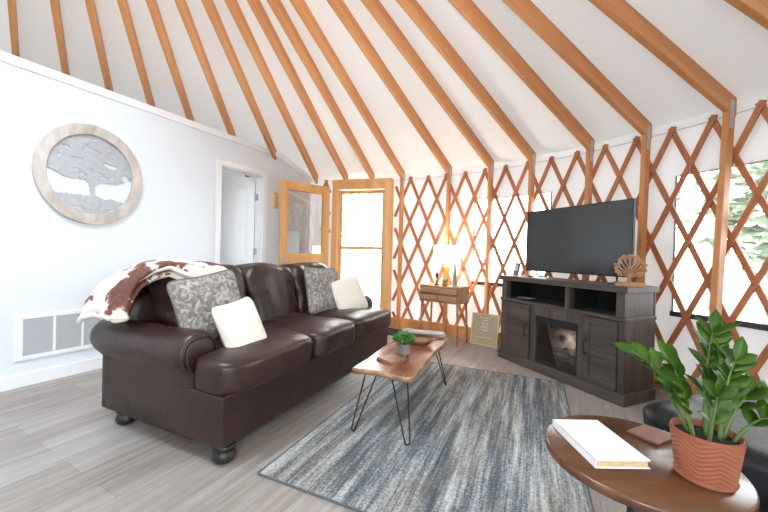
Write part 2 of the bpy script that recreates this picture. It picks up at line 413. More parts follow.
for t in (79.47, 83.14, 86.82):
    for sg in (-1, 1): slat(t, sg, 82.2, 83.9, lat2)
b = MB(); b.tube([rp(4.562, t, LT+.012) for t in range(-4, 69)], .004, 6)
tag(b.build('steel_cable', 'steel'), 'thin steel cable running along the top of the lattice', 'cable')

# exterior door: frame with glazed storm door
p0, p1 = rp(4.46, DOOR[1]), rp(4.46, DOOR[0]); wdt = (p1-p0).length
DM = frame(p0, p1-p0)                                                 # x from the partition side to the post, y outwards
if (DM @ Vector((0, 1, 0)) - p0).dot(rp(5, 72)-rp(4, 72)) < 0: pass
dr = struct(thing('door_2', 'orange wooden door frame holding a closed full-glass storm door', 'door'))
def dmb(b, name, mat, bev=.005):
    o = b.build(name, mat, dr, bevel=bev); o.matrix_world = DM; return o
j0, j1, hz = .10, wdt-.125, 2.205
b = MB(); b.box(0, j0, -.03, .12, 0, 2.355); b.box(j1, wdt, -.03, .12, 0, 2.355); b.box(j0, j1, -.03, .12, hz, 2.355); b.box(j1+.05, wdt-.02, -.045, -.03, 0, 2.33); b.box(0, wdt, -.05, -.03, 2.30, 2.355)
dmb(b, 'door_frame', 'doorwood')
b = MB(); s0, s1 = j0+.004, j1-.004
for x0, x1, z0, z1 in ((s0, s0+.045, .02, hz-.01), (s1-.045, s1, .02, hz-.01), (s0, s1, hz-.07, hz-.01), (s0, s1, 1.22, 1.275), (s0, s1, .02, .14)): b.box(x0, x1, .06, .085, z0, z1)
dmb(b, 'storm_door', 'doorwood', .003)
b = MB(); b.box(s0+.02, s1-.02, .070, .074, .1, hz-.05); dmb(b, 'storm_pane', 'vinyl', 0)
b = MB(); b.box(s1-.035, s1-.015, .03, .06, 1.02, 1.12); dmb(b, 'handle', 'iron', .003)
# wooden leaf swung open into the room
hp, fe = Vector((-.91, 5.50, 0)), Vector((-1.535, 4.985, 0)); lw = (fe-hp).length
LM = frame((hp.x, hp.y, .015), fe-hp)
dl2 = struct(thing('door_3', 'orange wooden door leaf with a glazed upper half swung open against the partition', 'door'))
def lmb(b, name, mat, bev=.004):
    o = b.build(name, mat, dl2, bevel=bev); o.matrix_world = LM; return o
b = MB(); T = 2.195; g0, g1, gz0, gz1 = .115, lw-.105, 1.12, 2.065
b.box(0, g0, -.022, .022, 0, T); b.box(g1, lw, -.022, .022, 0, T); b.box(g0, g1, -.022, .022, gz1, T); b.box(g0, g1, -.022, .022, 0, gz0)
lmb(b, 'leaf', 'doorwood')
b = MB(); b.box(g0-.01, g1+.01, -.004, .004, gz0-.01, gz1+.01); M['doorglass'] = glass('door_glass', (.98, .99, .99), .10); lmb(b, 'glass_pane', 'doorglass', 0)
b = MB()
for y0, y1 in ((.022, .032), (-.032, -.022)):
    b.box(g0-.015, g0, y0, y1, gz0-.03, gz1+.03); b.box(g1, g1+.015, y0, y1, gz0-.03, gz1+.03); b.box(g0, g1, y0, y1, gz1, gz1+.03); b.box(g0, g1, y0, y1, gz0-.03, gz0)
lmb(b, 'glazing_bead', 'doorwood', .003)
b = MB()
for sg in (-1, 1): b.lathe([(.026, 0), (.026, .008), (.012, .012), (.012, .04), (.028, .05), (.03, .065), (.02, .08)], (0, 0, 0), 16, 0, Matrix.Translation((lw-.06, sg*.022, 1.02)) @ Matrix.Rotation(-sg*PI/2, 4, 'X'))
lmb(b, 'door_knob', 'steel', 0)

# outdoors seen through the clear panes: trees standing on the pale ground
M['leafout'] = noisy('outdoor_leaves', [(.3, (.12, .155, .10)), (.7, (.21, .245, .17))], 3, rough=.7)
M['bark'] = noisy('bark', [(.3, (.16, .14, .12)), (.7, (.26, .23, .20))], 8, rough=.9)
def tree(name, x, y, h, rr, label):
    t = thing(name, label, 'tree', (x, y, -.35), 0, 'trees outside')
    b = MB(); b.tube([(0, 0, 0), (.05, .02, h*.3), (-.05, .05, h*.6), (0, 0, h*.85)], [.16, .13, .09, .03], 8); b.build('trunk', 'bark', t)
    b = MB(); rg = random.Random(int(x*10+y*100))
    for k in range(420):
        a = rg.uniform(0, 2*PI); q = rg.uniform(-1, 1); d = rr*rg.uniform(.45, 1)
        c = Vector((d*math.cos(a)*math.sqrt(1-q*q), d*math.sin(a)*math.sqrt(1-q*q), h*.62+q*h*.38*d/rr))
        R = Matrix.Translation(c) @ Matrix.Rotation(rg.uniform(0, 6), 4, 'Z') @ Matrix.Rotation(rg.uniform(-1, 1), 4, 'X')
        s = rg.uniform(.12, .26)
        b.add([(-s, 0, 0), (0, -s*.6, .05), (s, 0, 0), (0, s*.6, .05), (0, 0, s*.4)], [(0, 1, 4), (1, 2, 4), (2, 3, 4), (3, 0, 4)], 0, False, R)
    b.build('crown', 'leafout', t)
tree('garden_tree', 10.5, 10.8, 7.0, 2.5, 'leafy green tree outdoors beyond the big window, nearest the window post')
tree('garden_tree', 7.6, 6.6, 4.4, 1.2, 'smaller leafy green tree outdoors at the outer part of the big window')
tree('garden_tree', -2.9, 18, 8.5, 2.9, 'leafy green tree outdoors behind the glass of the storm door')
#@@PART2
# ================================================================== FURNITURE
# rug
def rug_mat():
    m, t, b = nt('distressed_rug')
    tc = t.nodes.new('ShaderNodeTexCoord')
    def ns(sc, st, det, rgh=.6):
        mp = t.nodes.new('ShaderNodeMapping'); mp.inputs['Scale'].default_value = st
        n = t.nodes.new('ShaderNodeTexNoise'); n.inputs['Scale'].default_value = sc; n.inputs['Detail'].default_value = det; n.inputs['Roughness'].default_value = rgh
        t.links.new(tc.outputs['Object'], mp.inputs['Vector']); t.links.new(mp.outputs['Vector'], n.inputs['Vector']); return n
    a = ns(4.5, (.22, 3.2, 1), 3); d = ns(20, (.16, 3.6, 1), 7, .82); h = ns(120, (1, .6, 1), 3, .8); w = ns(2.2, (.6, 1.2, 1), 2)
    m1 = t.nodes.new('ShaderNodeMix'); m1.inputs['Factor'].default_value = .52
    t.links.new(a.outputs['Fac'], m1.inputs['A']); t.links.new(d.outputs['Fac'], m1.inputs['B'])
    m2 = t.nodes.new('ShaderNodeMix'); m2.inputs['Factor'].default_value = .30
    t.links.new(m1.outputs['Result'], m2.inputs['A']); t.links.new(h.outputs['Fac'], m2.inputs['B'])
    r1 = ramp(t, [(.40, (.055, .068, .080)), (.475, (.12, .135, .15)), (.525, (.29, .295, .298)), (.60, (.54, .535, .52))])
    r2 = ramp(t, [(.40, (.07, .075, .08)), (.475, (.13, .13, .128)), (.525, (.28, .265, .245)), (.60, (.48, .46, .43))])
    t.links.new(m2.outputs['Result'], r1.inputs['Fac']); t.links.new(m2.outputs['Result'], r2.inputs['Fac'])
    rw = ramp(t, [(.45, (0, 0, 0)), (.58, (1, 1, 1))]); t.links.new(w.outputs['Fac'], rw.inputs['Fac'])
    mx = t.nodes.new('ShaderNodeMix'); mx.data_type = 'RGBA'
    t.links.new(rw.outputs['Color'], mx.inputs['Factor']); t.links.new(r1.outputs['Color'], mx.inputs['A']); t.links.new(r2.outputs['Color'], mx.inputs['B'])
    t.links.new(mx.outputs['Result'], b.inputs['Base Color']); b.inputs['Roughness'].default_value = .95; b.inputs['Specular IOR Level'].default_value = .1
    bp = t.nodes.new('ShaderNodeBump'); bp.inputs['Strength'].default_value = .5; bp.inputs['Distance'].default_value = .004
    t.links.new(h.outputs['Fac'], bp.inputs['Height']); t.links.new(bp.outputs['Normal'], b.inputs['Normal'])
    return m
M['rug'] = rug_mat(); M['rugedge'] = plain('rug_binding', (.10, .11, .12), .9)
b = MB(); b.box(0, 2.20, -1.55, 0, .001, .012)
rug = b.build('area_rug', 'rug', bevel=.004); rug.location = (-.618, 1.755, 0); rug.rotation_euler = (0, 0, rad(66.4))
tag(rug, 'distressed blue-grey and beige striped area rug on the plank floor', 'rug')
b = MB()
for x0, x1, y0, y1 in ((-.008, 0, -1.558, .008), (2.2, 2.208, -1.558, .008), (0, 2.2, 0, .008), (0, 2.2, -1.558, -1.55)): b.box(x0, x1, y0, y1, .001, .013)
b.build('binding', 'rugedge', rug, bevel=.003)

# ------------------------------------------------------------------ sofa
def leather(name, c0, c1, rough=.36):
    m, t, b = nt(name)
    tc = t.nodes.new('ShaderNodeTexCoord')
    n = t.nodes.new('ShaderNodeTexNoise'); n.inputs['Scale'].default_value = 5; n.inputs['Detail'].default_value = 5
    v = t.nodes.new('ShaderNodeTexVoronoi'); v.inputs['Scale'].default_value = 160
    w = t.nodes.new('ShaderNodeTexNoise'); w.inputs['Scale'].default_value = 9; w.inputs['Detail'].default_value = 3; w.inputs['Distortion'].default_value = 1.2
    for q in (n, v, w): t.links.new(tc.outputs['Object'], q.inputs['Vector'])
    r = ramp(t, [(.3, c0), (.7, c1)]); t.links.new(n.outputs['Fac'], r.inputs['Fac']); t.links.new(r.outputs['Color'], b.inputs['Base Color'])
    b.inputs['Roughness'].default_value = rough
    b1 = t.nodes.new('ShaderNodeBump'); b1.inputs['Strength'].default_value = .12; b1.inputs['Distance'].default_value = .002
    b2 = t.nodes.new('ShaderNodeBump'); b2.inputs['Strength'].default_value = .2; b.inputs['Specular IOR Level'].default_value = .4; b2.inputs['Distance'].default_value = .02
    t.links.new(v.outputs['Distance'], b1.inputs['Height']); t.links.new(w.outputs['Fac'], b2.inputs['Height'])
    t.links.new(b2.outputs['Normal'], b1.inputs['Normal']); t.links.new(b1.outputs['Normal'], b.inputs['Normal'])
    return m
M['leather'] = leather('brown_leather', (.019, .009, .0075), (.040, .019, .015))
M['blackleather'] = leather('black_leather', (.008, .009, .011), (.014, .015, .017), .38)
M['blackleather'].node_tree.nodes['Principled BSDF'].inputs['Specular IOR Level'].default_value = .25
M['bun'] = plain('dark_wood_foot', (.012, .010, .009), .35)
sofa = thing('sofa', 'big dark brown leather three-seat sofa with rolled arms', 'sofa', (-.828, 1.776, 0), rad(65))
SLEN = 2.12
b = MB(); b.box(0, SLEN, 0, 1.10, .10, .39); b.build('base', 'leather', sofa, bevel=.02, seg=3)
b = MB(); b.soft(SLEN/2, 1.0, .50, SLEN/2-.02, .12, .40, 7, 14); b.build('back_frame', 'leather', sofa)
def wob(sc, am, seed):
    def fn(P, d):
        k = noise.noise(P*sc+Vector((seed, seed*2, 0)))+.5*noise.noise(P*sc*2.3+Vector((seed, 0, 7)))
        return P+Vector(d)*am*k
    return fn
def arm2(flip):
    xs = (lambda x: x) if not flip else (lambda x: SLEN-x)
    prof = []
    cx, cz, R = .045, .568, .125
    prof = [(.0, .10), (.0, .25), (.0, .44)]
    for k in range(17):
        a = rad(218-k*260/16); prof.append((cx+R*math.cos(a), cz+R*math.sin(a)))
    prof += [(.175, .40), (.175, .10)]
    b = MB(); n = len(prof); v = []
    ys = [(.235, .78), (.238, .88), (.25, .96), (.275, 1.0)]+[(.30+.1*k, 1.0) for k in range(8)]+[(1.10, 1.0), (1.13, .97)]
    for y, s in ys:
        for x, z in prof:
            up = z > .42
            sx = cx+(x-cx)*s if up else x; sz = cz+(z-cz)*s if up else z
            w = (.020 if up else .008)*noise.noise(Vector((x*4+flip*9, y*6, z*4)))
            v.append((xs(sx+w*.5), y, sz+(w if up else 0)))
    f = [(i*n+k, i*n+(k+1) % n, (i+1)*n+(k+1) % n, (i+1)*n+k) for i in range(len(ys)-1) for k in range(n)]
    f += [tuple(range(n))[::-1], tuple((len(ys)-1)*n+k for k in range(n))]
    b.add(v, f, 0, True)
    o = b.build('arm', 'leather', sofa)
    # piping round the scroll front and the puckered front disc
    b = MB(); pts = []
    for k in range(21):
        a = rad(218-k*260/20); pts.append((xs(cx+R*.84*math.cos(a)), .234, cz+R*.84*math.sin(a)))
    b.tube(pts, .006, 6); b.build('piping', 'leather', o)
    b = MB(); pl = []
    for k in range(20): pl.append(Vector((xs(cx+R*.70*math.cos(2*PI*k/20)), .128, cz+R*.70*math.sin(2*PI*k/20))))
    b.soft(xs(cx), .234, cz, R*.72, .014, R*.72, 2.6, 10); b.build('scroll_front', 'leather', o)
    return o
arm2(0); arm2(1)
xs_ = [.18, .76, 1.35, 1.94]
for i in range(3):
    b = MB(); x0, x1 = xs_[i]+.004, xs_[i+1]-.004
    fn = wob(3.5, .012, i*3.1)
    def crown(P, d, fn=fn, x0=x0, x1=x1, i=i):
        P = fn(P, d)
        k = min(1, max(0, (.215-P.y)/.02)); k = k*k*(3-2*k)
        if i == 0 and P.x < x0+.28: P.x -= .205*k*min(1, (x0+.28-P.x)/.26)
        if i == 2 and P.x > x1-.28: P.x += .205*k*min(1, (P.x-x1+.28)/.26)
        if d[2] > 0: P.z += .03*max(0, 1-((P.x-(x0+x1)/2)/((x1-x0)/2))**2)*max(0, 1-((P.y-.35)/.42)**2)
        return P
    b.soft((x0+x1)/2, .31, .478, (x1-x0)/2, .385, .102, 6, 30, fn=crown)
    o = b.build('seat_cushion', 'leather', sofa)
for i in range(3):
    x0, x1 = xs_[i]-(.03 if i == 0 else -.005), xs_[i+1]+(.03 if i == 2 else -.005)
    f0 = wob(4, .018, 5+i*2.7)
    def back(P, d, f0=f0):
        P = f0(P, d); h = P.z-.52
        # leans back; the pillow top is pulled into folds near its corners
        P.y += .22*h
        if d[2] > .5: P.z -= .012*abs(d[0])**3
        P += Vector(d)*.008*math.sin(P.x*34+P.z*22)*max(0, abs(d[0])-.35)
        return P
    b = MB(); b.soft((x0+x1)/2, .70, .77, (x1-x0)/2, .165, .275, 5.5, 22, fn=back)
    b.build('back_cushion', 'leather', sofa)
for x, y in ((.07, .06), (.07, .97), (SLEN-.07, .06), (SLEN-.07, .97)):
    b = MB(); b.lathe([(.038, 0), (.054, .012), (.064, .034), (.058, .056), (.046, .066), (.06, .082), (.066, .102)], (x, y, 0), 18); b.build('foot', 'bun', sofa)
SM = Matrix.Translation((-.828, 1.776, 0)) @ Matrix.Rotation(rad(65), 4, 'Z')

# ------------------------------------------------------------------ cowhide throw on the sofa back
def hide_mat():
    m, t, b = nt('cowhide')
    tc = t.nodes.new('ShaderNodeTexCoord')
    n = t.nodes.new('ShaderNodeTexNoise'); n.inputs['Scale'].default_value = 4.6; n.inputs['Detail'].default_value = 5; n.inputs['Roughness'].default_value = .62; n.inputs['Distortion'].default_value = .5
    n2 = t.nodes.new('ShaderNodeTexNoise'); n2.inputs['Scale'].default_value = 30; n2.inputs['Detail'].default_value = 3
    for q in (n, n2): t.links.new(tc.outputs['Object'], q.inputs['Vector'])
    r = ramp(t, [(.42, (.11, .038, .026)), (.485, (.20, .08, .05)), (.50, (.64, .58, .52)), (.7, (.76, .71, .65))])
    t.links.new(n.outputs['Fac'], r.inputs['Fac']); t.links.new(r.outputs['Color'], b.inputs['Base Color']); b.inputs['Roughness'].default_value = .85
    bp = t.nodes.new('ShaderNodeBump'); bp.inputs['Strength'].default_value = .3; bp.inputs['Distance'].default_value = .01
    t.links.new(n2.outputs['Fac'], bp.inputs['Height']); t.links.new(bp.outputs['Normal'], b.inputs['Normal'])
    return m
M['hide'] = hide_mat(); M['fleece'] = plain('cream_fleece', (.74, .68, .60), .95, bump=.6, bscale=90)
thr = thing('throw_blanket', 'brown and white cowhide throw with cream fleece edge draped over the sofa back', 'blanket', (0, 0, 0)); thr.matrix_world = SM
cu = [(.56, 1.015), (.42, 1.05), (.28, 1.068), (.15, 1.065), (.05, 1.04), (-.04, .98), (-.095, .89), (-.12, .81), (-.125, .755)]
def lerp_tab(tab, u):
    x = u*(len(tab)-1); i = min(int(x), len(tab)-2); w = x-i; return [a+(c-a)*w for a, c in zip(tab[i], tab[i+1])]
cv = [(.565, -.15), (.575, -.09), (.60, -.035), (.66, 0.0), (.76, .012), (.88, .0), (1.0, -.03), (1.12, -.10), (1.15, -.20)]
def throw_pt(u, v):
    x, z = lerp_tab(cu, u); y, dz = lerp_tab(cv, v)
    hang = max(0, (u-.55)/.45)
    fall = max(0, 1-u/.42)*1.5 if v < .5 else (1-hang)
    z2 = z+dz*((.12+.88*fall) if v < .5 else (.35+.65*fall))
    y2 = y+max(0, 1-v/.5)*.17*min(1, max(0, (u-.25)/.4))
    w = .016*noise.noise(Vector((x*5, y*5, z*5)))+.010*noise.noise(Vector((x*13, y*11, 3)))
    x2 = x+.02*math.sin(v*9)*hang-.012*math.cos(v*14)*hang
    return Vector((x2, y2, z2+w))
NU, NV = 40, 34
b = MB(); v = [throw_pt(i/NU, j/NV) for i in range(NU+1) for j in range(NV+1)]
b.add(v, [(i*(NV+1)+j, (i+1)*(NV+1)+j, (i+1)*(NV+1)+j+1, i*(NV+1)+j+1) for i in range(NU) for j in range(NV)], 0, True)
b.build('hide_cloth', 'hide', thr, solid=.022)
b = MB(); b.tube([throw_pt(i/60, 0)+Vector((0, -.004, -.006)) for i in range(61)]+[throw_pt(1, j/40)+Vector((-.002, 0, -.006)) for j in range(1, 41)], .017, 8); b.build('fleece_edge', 'fleece', thr)
# the folded-under second layer showing below the first
def under_pt(u, v):
    p = throw_pt(.06+.9*u, v*.4); return p+Vector((.02, .018+.01*math.sin(u*7), -.045-.012*math.sin(u*5)))
b = MB(); NU2, NV2 = 40, 8
v = [under_pt(i/NU2, j/NV2) for i in range(NU2+1) for j in range(NV2+1)]
b.add(v, [(i*(NV2+1)+j, (i+1)*(NV2+1)+j, (i+1)*(NV2+1)+j+1, i*(NV2+1)+j+1) for i in range(NU2) for j in range(NV2)], 0, True)
o = b.build('under_layer', 'hide', thr, solid=.018)
b = MB(); b.tube([under_pt(i/50, 0) for i in range(51)], .014, 8); b.build('fleece_edge', 'fleece', o)

# ------------------------------------------------------------------ throw pillows
M['greypillow'] = noisy('grey_damask', [(.40, (.13, .112, .10)), (.52, (.22, .195, .18)), (.62, (.36, .335, .31))], 17, (1, 1, 1), .8, 4, .25, dist=2.2)
M['greyback'] = plain('grey_piping', (.12, .11, .105), .85)
M['whitepillow'] = plain('ivory_linen', (.68, .62, .54), .85, bump=.25, bscale=24)
def pillow(name, label, group, hw_, hh, th, mat, pos, lean, roll, yaw, seed, piping=None):
    t = thing(name, label, 'pillow', (0, 0, 0), 0, group)
    t.matrix_world = SM @ Matrix.Translation(pos) @ Matrix.Rotation(rad(yaw), 4, 'Z') @ Matrix.Rotation(rad(lean), 4, 'X') @ Matrix.Rotation(rad(roll), 4, 'Y')
    N = 22; b = MB()
    def pt(i, j, sg):
        u, w = -1+2*i/N, -1+2*j/N
        m_ = max(abs(u), abs(w)); L_ = (abs(u)**9+abs(w)**9)**(1/9)
        if L_ > 0: u, w = u*m_/L_, w*m_/L_
        k = max(0, 1-m_**2.6)**.5*.55+.45*max(0, (1-u*u))**.42*max(0, (1-w*w))**.42
        pin = 1-.07*(1-u*u) * (abs(w)**3); pin2 = 1-.07*(1-w*w)*(abs(u)**3)
        q = noise.noise(Vector((u*2.2+seed, w*2.2, sg)))*.035+noise.noise(Vector((u*5+seed, w*5, sg*3)))*.014
        if m_ > .999: k = q = 0
        return Vector((u*hw_*pin2, sg*th*(k+q*min(1, k*2.5)), w*hh*pin))
    for sg in (-1, 1):
        v = [pt(i, j, sg) for i in range(N+1) for j in range(N+1)]
        b.add(v, [(i*(N+1)+j, (i+1)*(N+1)+j, (i+1)*(N+1)+j+1, i*(N+1)+j+1) for i in range(N) for j in range(N)], 0, True)
    b.build('cover', mat, t)
    if piping:
        pts = [pt(i, 0, 0) for i in range(N)]+[pt(N, j, 0) for j in range(N)]+[pt(N-i, N, 0) for i in range(N)]+[pt(0, N-j, 0) for j in range(N+1)]
        b = MB(); b.tube(pts, .006, 6); b.build('piping', piping, t)
    return t
pillow('throw_pillow', 'grey damask pillow with dark piping leaning beside the cowhide throw', None, .225, .225, .075, 'greypillow', (.27, .44, .785), -16, -10, -12, 1, 'greyback')
pillow('throw_pillow', 'ivory pillow propped against the grey damask pillow at the throw end of the sofa', None, .145, .21, .075, 'whitepillow', (.30, .19, .65), -22, -11, -10, 5)
pillow('throw_pillow', 'grey damask pillow leaning in the sofa corner by the open wooden door', None, .235, .235, .075, 'greypillow', (1.55, .46, .785), -16, 4, -8, 9, 'greyback')
pillow('throw_pillow', 'ivory pillow slumped in the sofa corner by the open wooden door', None, .22, .205, .07, 'whitepillow', (1.79, .31, .715), -24, -10, -14, 13)

# ------------------------------------------------------------------ live-edge coffee table
M['liveedge'] = wood('walnut_slab', (.10, .030, .017), (.20, .066, .036), (.30, .12, .062), 'x', .22, 5, bump=.03)
M['bark_edge'] = noisy('bark_edge', [(.35, (.17, .075, .035)), (.65, (.50, .29, .15))], 9, (1, 1, 3), .6)
ct = thing('coffee_table', 'live-edge walnut coffee table on black hairpin legs, standing on the rug', 'table', (.2, 2.72, 0), rad(68.5))
CTM = Matrix.Translation((.2, 2.72, 0)) @ Matrix.Rotation(rad(68.5), 4, 'Z'); CTI = CTM.inverted()
def ctl(x, y, z=0): return CTI @ Vector((x, y, z))
out = [(-.19, 2.19), (-.11, 2.175), (-.02, 2.145), (.08, 2.08), (.15, 2.045), (.185, 2.05), (.225, 2.13), (.27, 2.27), (.325, 2.40), (.385, 2.55), (.44, 2.70), (.495, 2.81), (.555, 2.94), (.605, 3.08), (.60, 3.15), (.50, 3.20), (.36, 3.25), (.23, 3.27), (.185, 3.19), (.15, 3.05), (.10, 2.93), (.035, 2.78), (-.04, 2.58), (-.10, 2.40), (-.16, 2.27)]
out = [ctl(x, y) for x, y in out]
b = MB(); n = len(out); cen = sum(out, Vector())/n
v = []
for z, s in ((.418, .985), (.414, .997), (.403, 1.0), (.388, .985), (.378, .955)):
    v += [Vector((cen.x+(p.x-cen.x)*s, cen.y+(p.y-cen.y)*s, z)) for p in out]
b.add(v[:n], [tuple(range(n))], 0)
b.add(v, [(i*n+k, i*n+(k+1) % n, (i+1)*n+(k+1) % n, (i+1)*n+k) for i in range(4) for k in range(n)], 1, True)
b.add(v[4*n:], [tuple(range(n))[::-1]], 0)
b.build('slab_top', ['liveedge', 'bark_edge'], ct)
for (x, y), (tx, ty) in (((-.17, 2.18), (-.06, 2.28)), ((.17, 2.035), (.12, 2.20)), ((.57, 2.99), (.47, 2.97)), ((.19, 3.16), (.26, 3.10))):
    ft = ctl(x, y, .012+.0185); tp = ctl(tx, ty, .378); d = Vector((tp.x-ft.x, tp.y-ft.y, 0)); d.normalize(); q = Vector((-d.y, d.x, 0))
    b = MB(); a1, a2 = tp+q*.055, tp-q*.055
    pts = [a1]+[ft+q*(.016*math.cos(t))-Vector((0, 0, .012*math.sin(t))) for t in [PI*k/6 for k in range(7)]]+[a2]
    b.tube(pts, .0052, 8)
    P = Matrix.Translation(tp) @ Matrix(((d.x, q.x, 0, 0), (d.y, q.y, 0, 0), (0, 0, 1, 0), (0, 0, 0, 1)))
    b.box(-.025, .03, -.075, .075, -.003, 0, 0, P)
    b.build('hairpin_leg', 'iron', ct)
TZ = .418
M['coaster'] = wood('coaster_wood', (.16, .06, .035), (.24, .10, .06), (.30, .14, .09), 'x', .45, 8)
t = thing('wooden_coaster_stack', 'square brown wooden coasters stacked at the near end of the coffee table', 'coaster', (.07, 2.37, TZ), rad(38))
b = MB(); b.box(-.075, .075, -.075, .075, 0, .009); b.build('lower_coaster', 'coaster', t, bevel=.003)
b = MB(); b.box(-.072, .074, -.076, .073, .0095, .019); b.build('upper_coaster', 'coaster', t, bevel=.003)

M['greypot'] = noisy('grey_concrete', [(.3, (.17, .155, .145)), (.7, (.27, .25, .235))], 20, rough=.8)
M['soil'] = plain('dark_soil', (.02, .014, .01), .95, bump=.8, bscale=120)
M['bushleaf'] = noisy('bush_leaves', [(.3, (.022, .10, .012)), (.7, (.085, .26, .035))], 60, rough=.55)
def bush(par, c, r, k, sq=.72, seed=1):
    rg = random.Random(seed); b = MB()
    for i in range(k):
        a = rg.uniform(0, 2*PI); q = rg.uniform(-.45, 1); d = r*rg.uniform(.6, 1)
        p = Vector((d*math.cos(a)*math.sqrt(1-q*q*.98), d*math.sin(a)*math.sqrt(1-q*q*.98), d*q*sq))
        s = r*rg.uniform(.14, .22)
        R = Matrix.Translation(Vector(c)+p) @ Matrix.Rotation(a+rg.uniform(-.6, .6), 4, 'Z') @ Matrix.Rotation(rg.uniform(-1.2, .3), 4, 'Y')
        b.add([(-s, 0, 0), (-s*.2, -s*.6, .1*s), (s, 0, -.2*s), (-s*.2, s*.6, .1*s), (0, 0, s*.35)], [(0, 1, 4), (1, 2, 4), (2, 3, 4), (3, 0, 4), (3, 2, 1, 0)], 0, False, R)
    return b.build('foliage', 'bushleaf', par)
t = thing('potted_plant', 'small round green bush in a grey pot on the live-edge coffee table', 'plant', (.165, 2.53, TZ))
b = MB(); b.lathe([(.001, 0), (.040, 0), (.044, .01), (.050, .075), (.052, .082), (.046, .082), (.044, .072), (.001, .072)], seg=28, cap=False); b.build('pot', 'greypot', t)
b = MB(); b.lathe([(.001, .074), (.044, .073)], seg=20, cap=False); b.build('soil', 'soil', t)
bush(t, (0, 0, .115), .085, 520, .62, 3)

M['palewood'] = noisy('bleached_wood', [(.3, (.30, .26, .23)), (.55, (.46, .42, .38)), (.75, (.60, .57, .53))], 7, (.5, 3, 3), .7, bump=.3)
b = MB(); v = []
A, B_ = Vector((.575, 3.075, 0)), Vector((.19, 3.20, 0)); dv = (B_-A)
pts = []; rs = []
for k in range(15):
    s = k/14; p = A+dv*s; pts.append((p.x, p.y, TZ+.0265+.002*math.sin(s*9))); rs.append(.024*(1-.45*(2*abs(s-.5))**8)+.0012*math.sin(s*23))
b.tube(pts, rs, 14)
tag(b.build('driftwood_log', 'palewood'), 'pale bleached driftwood log lying across the far end of the coffee table', 'log')
M['bowlwood'] = wood('bowl_wood', (.10, .04, .02), (.20, .085, .045), (.30, .14, .08), 'x', .35, 8)
b = MB(); N = 24; v = []
for ring, (s, z) in enumerate(((.12, .002), (.55, .006), (.85, .028), (1.0, .048), (.93, .048), (.78, .032), (.5, .015), (.12, .010))):
    for k in range(N):
        a = 2*PI*k/N; rr_ = .13 if abs(math.cos(a)) > 0 else .13
        tip = .03*max(0, math.cos(a))**6+.02*max(0, -math.cos(a))**6
        v.append((s*(.12+tip)*math.cos(a), s*.058*math.sin(a), z+(.016*abs(math.cos(a))**5 if s > .8 else 0)))
b.add(v, [(i*N+k, i*N+(k+1) % N, (i+1)*N+(k+1) % N, (i+1)*N+k) for i in range(7) for k in range(N)], 0, True)
b.add(v[:N], [tuple(range(N))[::-1]]); b.add(v[7*N:], [tuple(range(N))])
o = b.build('wooden_bowl', 'bowlwood'); o.location = (.30, 2.80, TZ); o.rotation_euler = (0, 0, rad(-8))
tag(o, 'small brown boat-shaped wooden bowl behind the bush on the coffee table', 'bowl')

# ------------------------------------------------------------------ television console with electric fireplace
M['console'] = wood('dark_oak', (.040, .031, .026), (.076, .060, .051), (.118, .096, .083), 'x', .5, 7)
M['console_z'] = wood('dark_oak_upright', (.040, .031, .026), (.076, .060, .051), (.118, .096, .083), 'z', .5, 7)
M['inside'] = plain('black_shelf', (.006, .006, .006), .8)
SM2 = Matrix.Translation((1.3675, 3.9757, 0)) @ Matrix.Rotation(rad(-66.6), 4, 'Z')
con = thing('television_console', 'dark oak television console with open shelves and an electric fireplace', 'console', (1.3675, 3.9757, 0), rad(-66.6))
X0, X1, YD = .03, 1.40, .40
b = MB(); b.box(X0-.02, X1+.02, -.02, YD, 0, .095); b.build('plinth', 'console', con, bevel=.006)
b = MB(); b.box(X0-.02, X1+.025, -.025, YD+.0, .898, .948); b.build('top', 'console', con, bevel=.006)
b = MB(); b.box(X0-.008, X1+.01, -.01, YD, .668, .698); b.build('mid_shelf', 'console', con, bevel=.004)
b = MB(); b.box(X0, X1, YD-.02, YD, .095, .898); b.box(X0, X0+.02, 0, YD-.02, .095, .668); b.box(X1-.02, X1, 0, YD-.02, .095, .668)
b.box(X0+.005, X0+.075, .0, YD-.02, .698, .898); b.box(X1-.075, X1-.005, 0, YD-.02, .698, .898); b.box(.855, .905, .0, YD-.02, .698, .898)
b.box(X0+.02, X0+.055, .0, .02, .095, .668); b.box(X1-.05, X1-.02, 0, .02, .095, .668)
b.box(.455, .475, 0, YD-.02, .095, .668); b.box(1.035, 1.06, 0, YD-.02, .095, .668); b.box(.475, 1.035, 0, .03, .57, .668); b.box(.475, .525, .0, .03, .095, .57); b.box(.995, 1.035, 0, .03, .095, .57)
b.build('carcass', 'console_z', con, bevel=.003)
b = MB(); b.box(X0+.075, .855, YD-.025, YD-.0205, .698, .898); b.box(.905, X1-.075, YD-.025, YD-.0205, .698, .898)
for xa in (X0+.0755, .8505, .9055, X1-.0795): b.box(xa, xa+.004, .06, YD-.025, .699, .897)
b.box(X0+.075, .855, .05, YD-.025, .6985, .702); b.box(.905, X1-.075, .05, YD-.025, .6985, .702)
b.build('shelf_lining', 'inside', con)
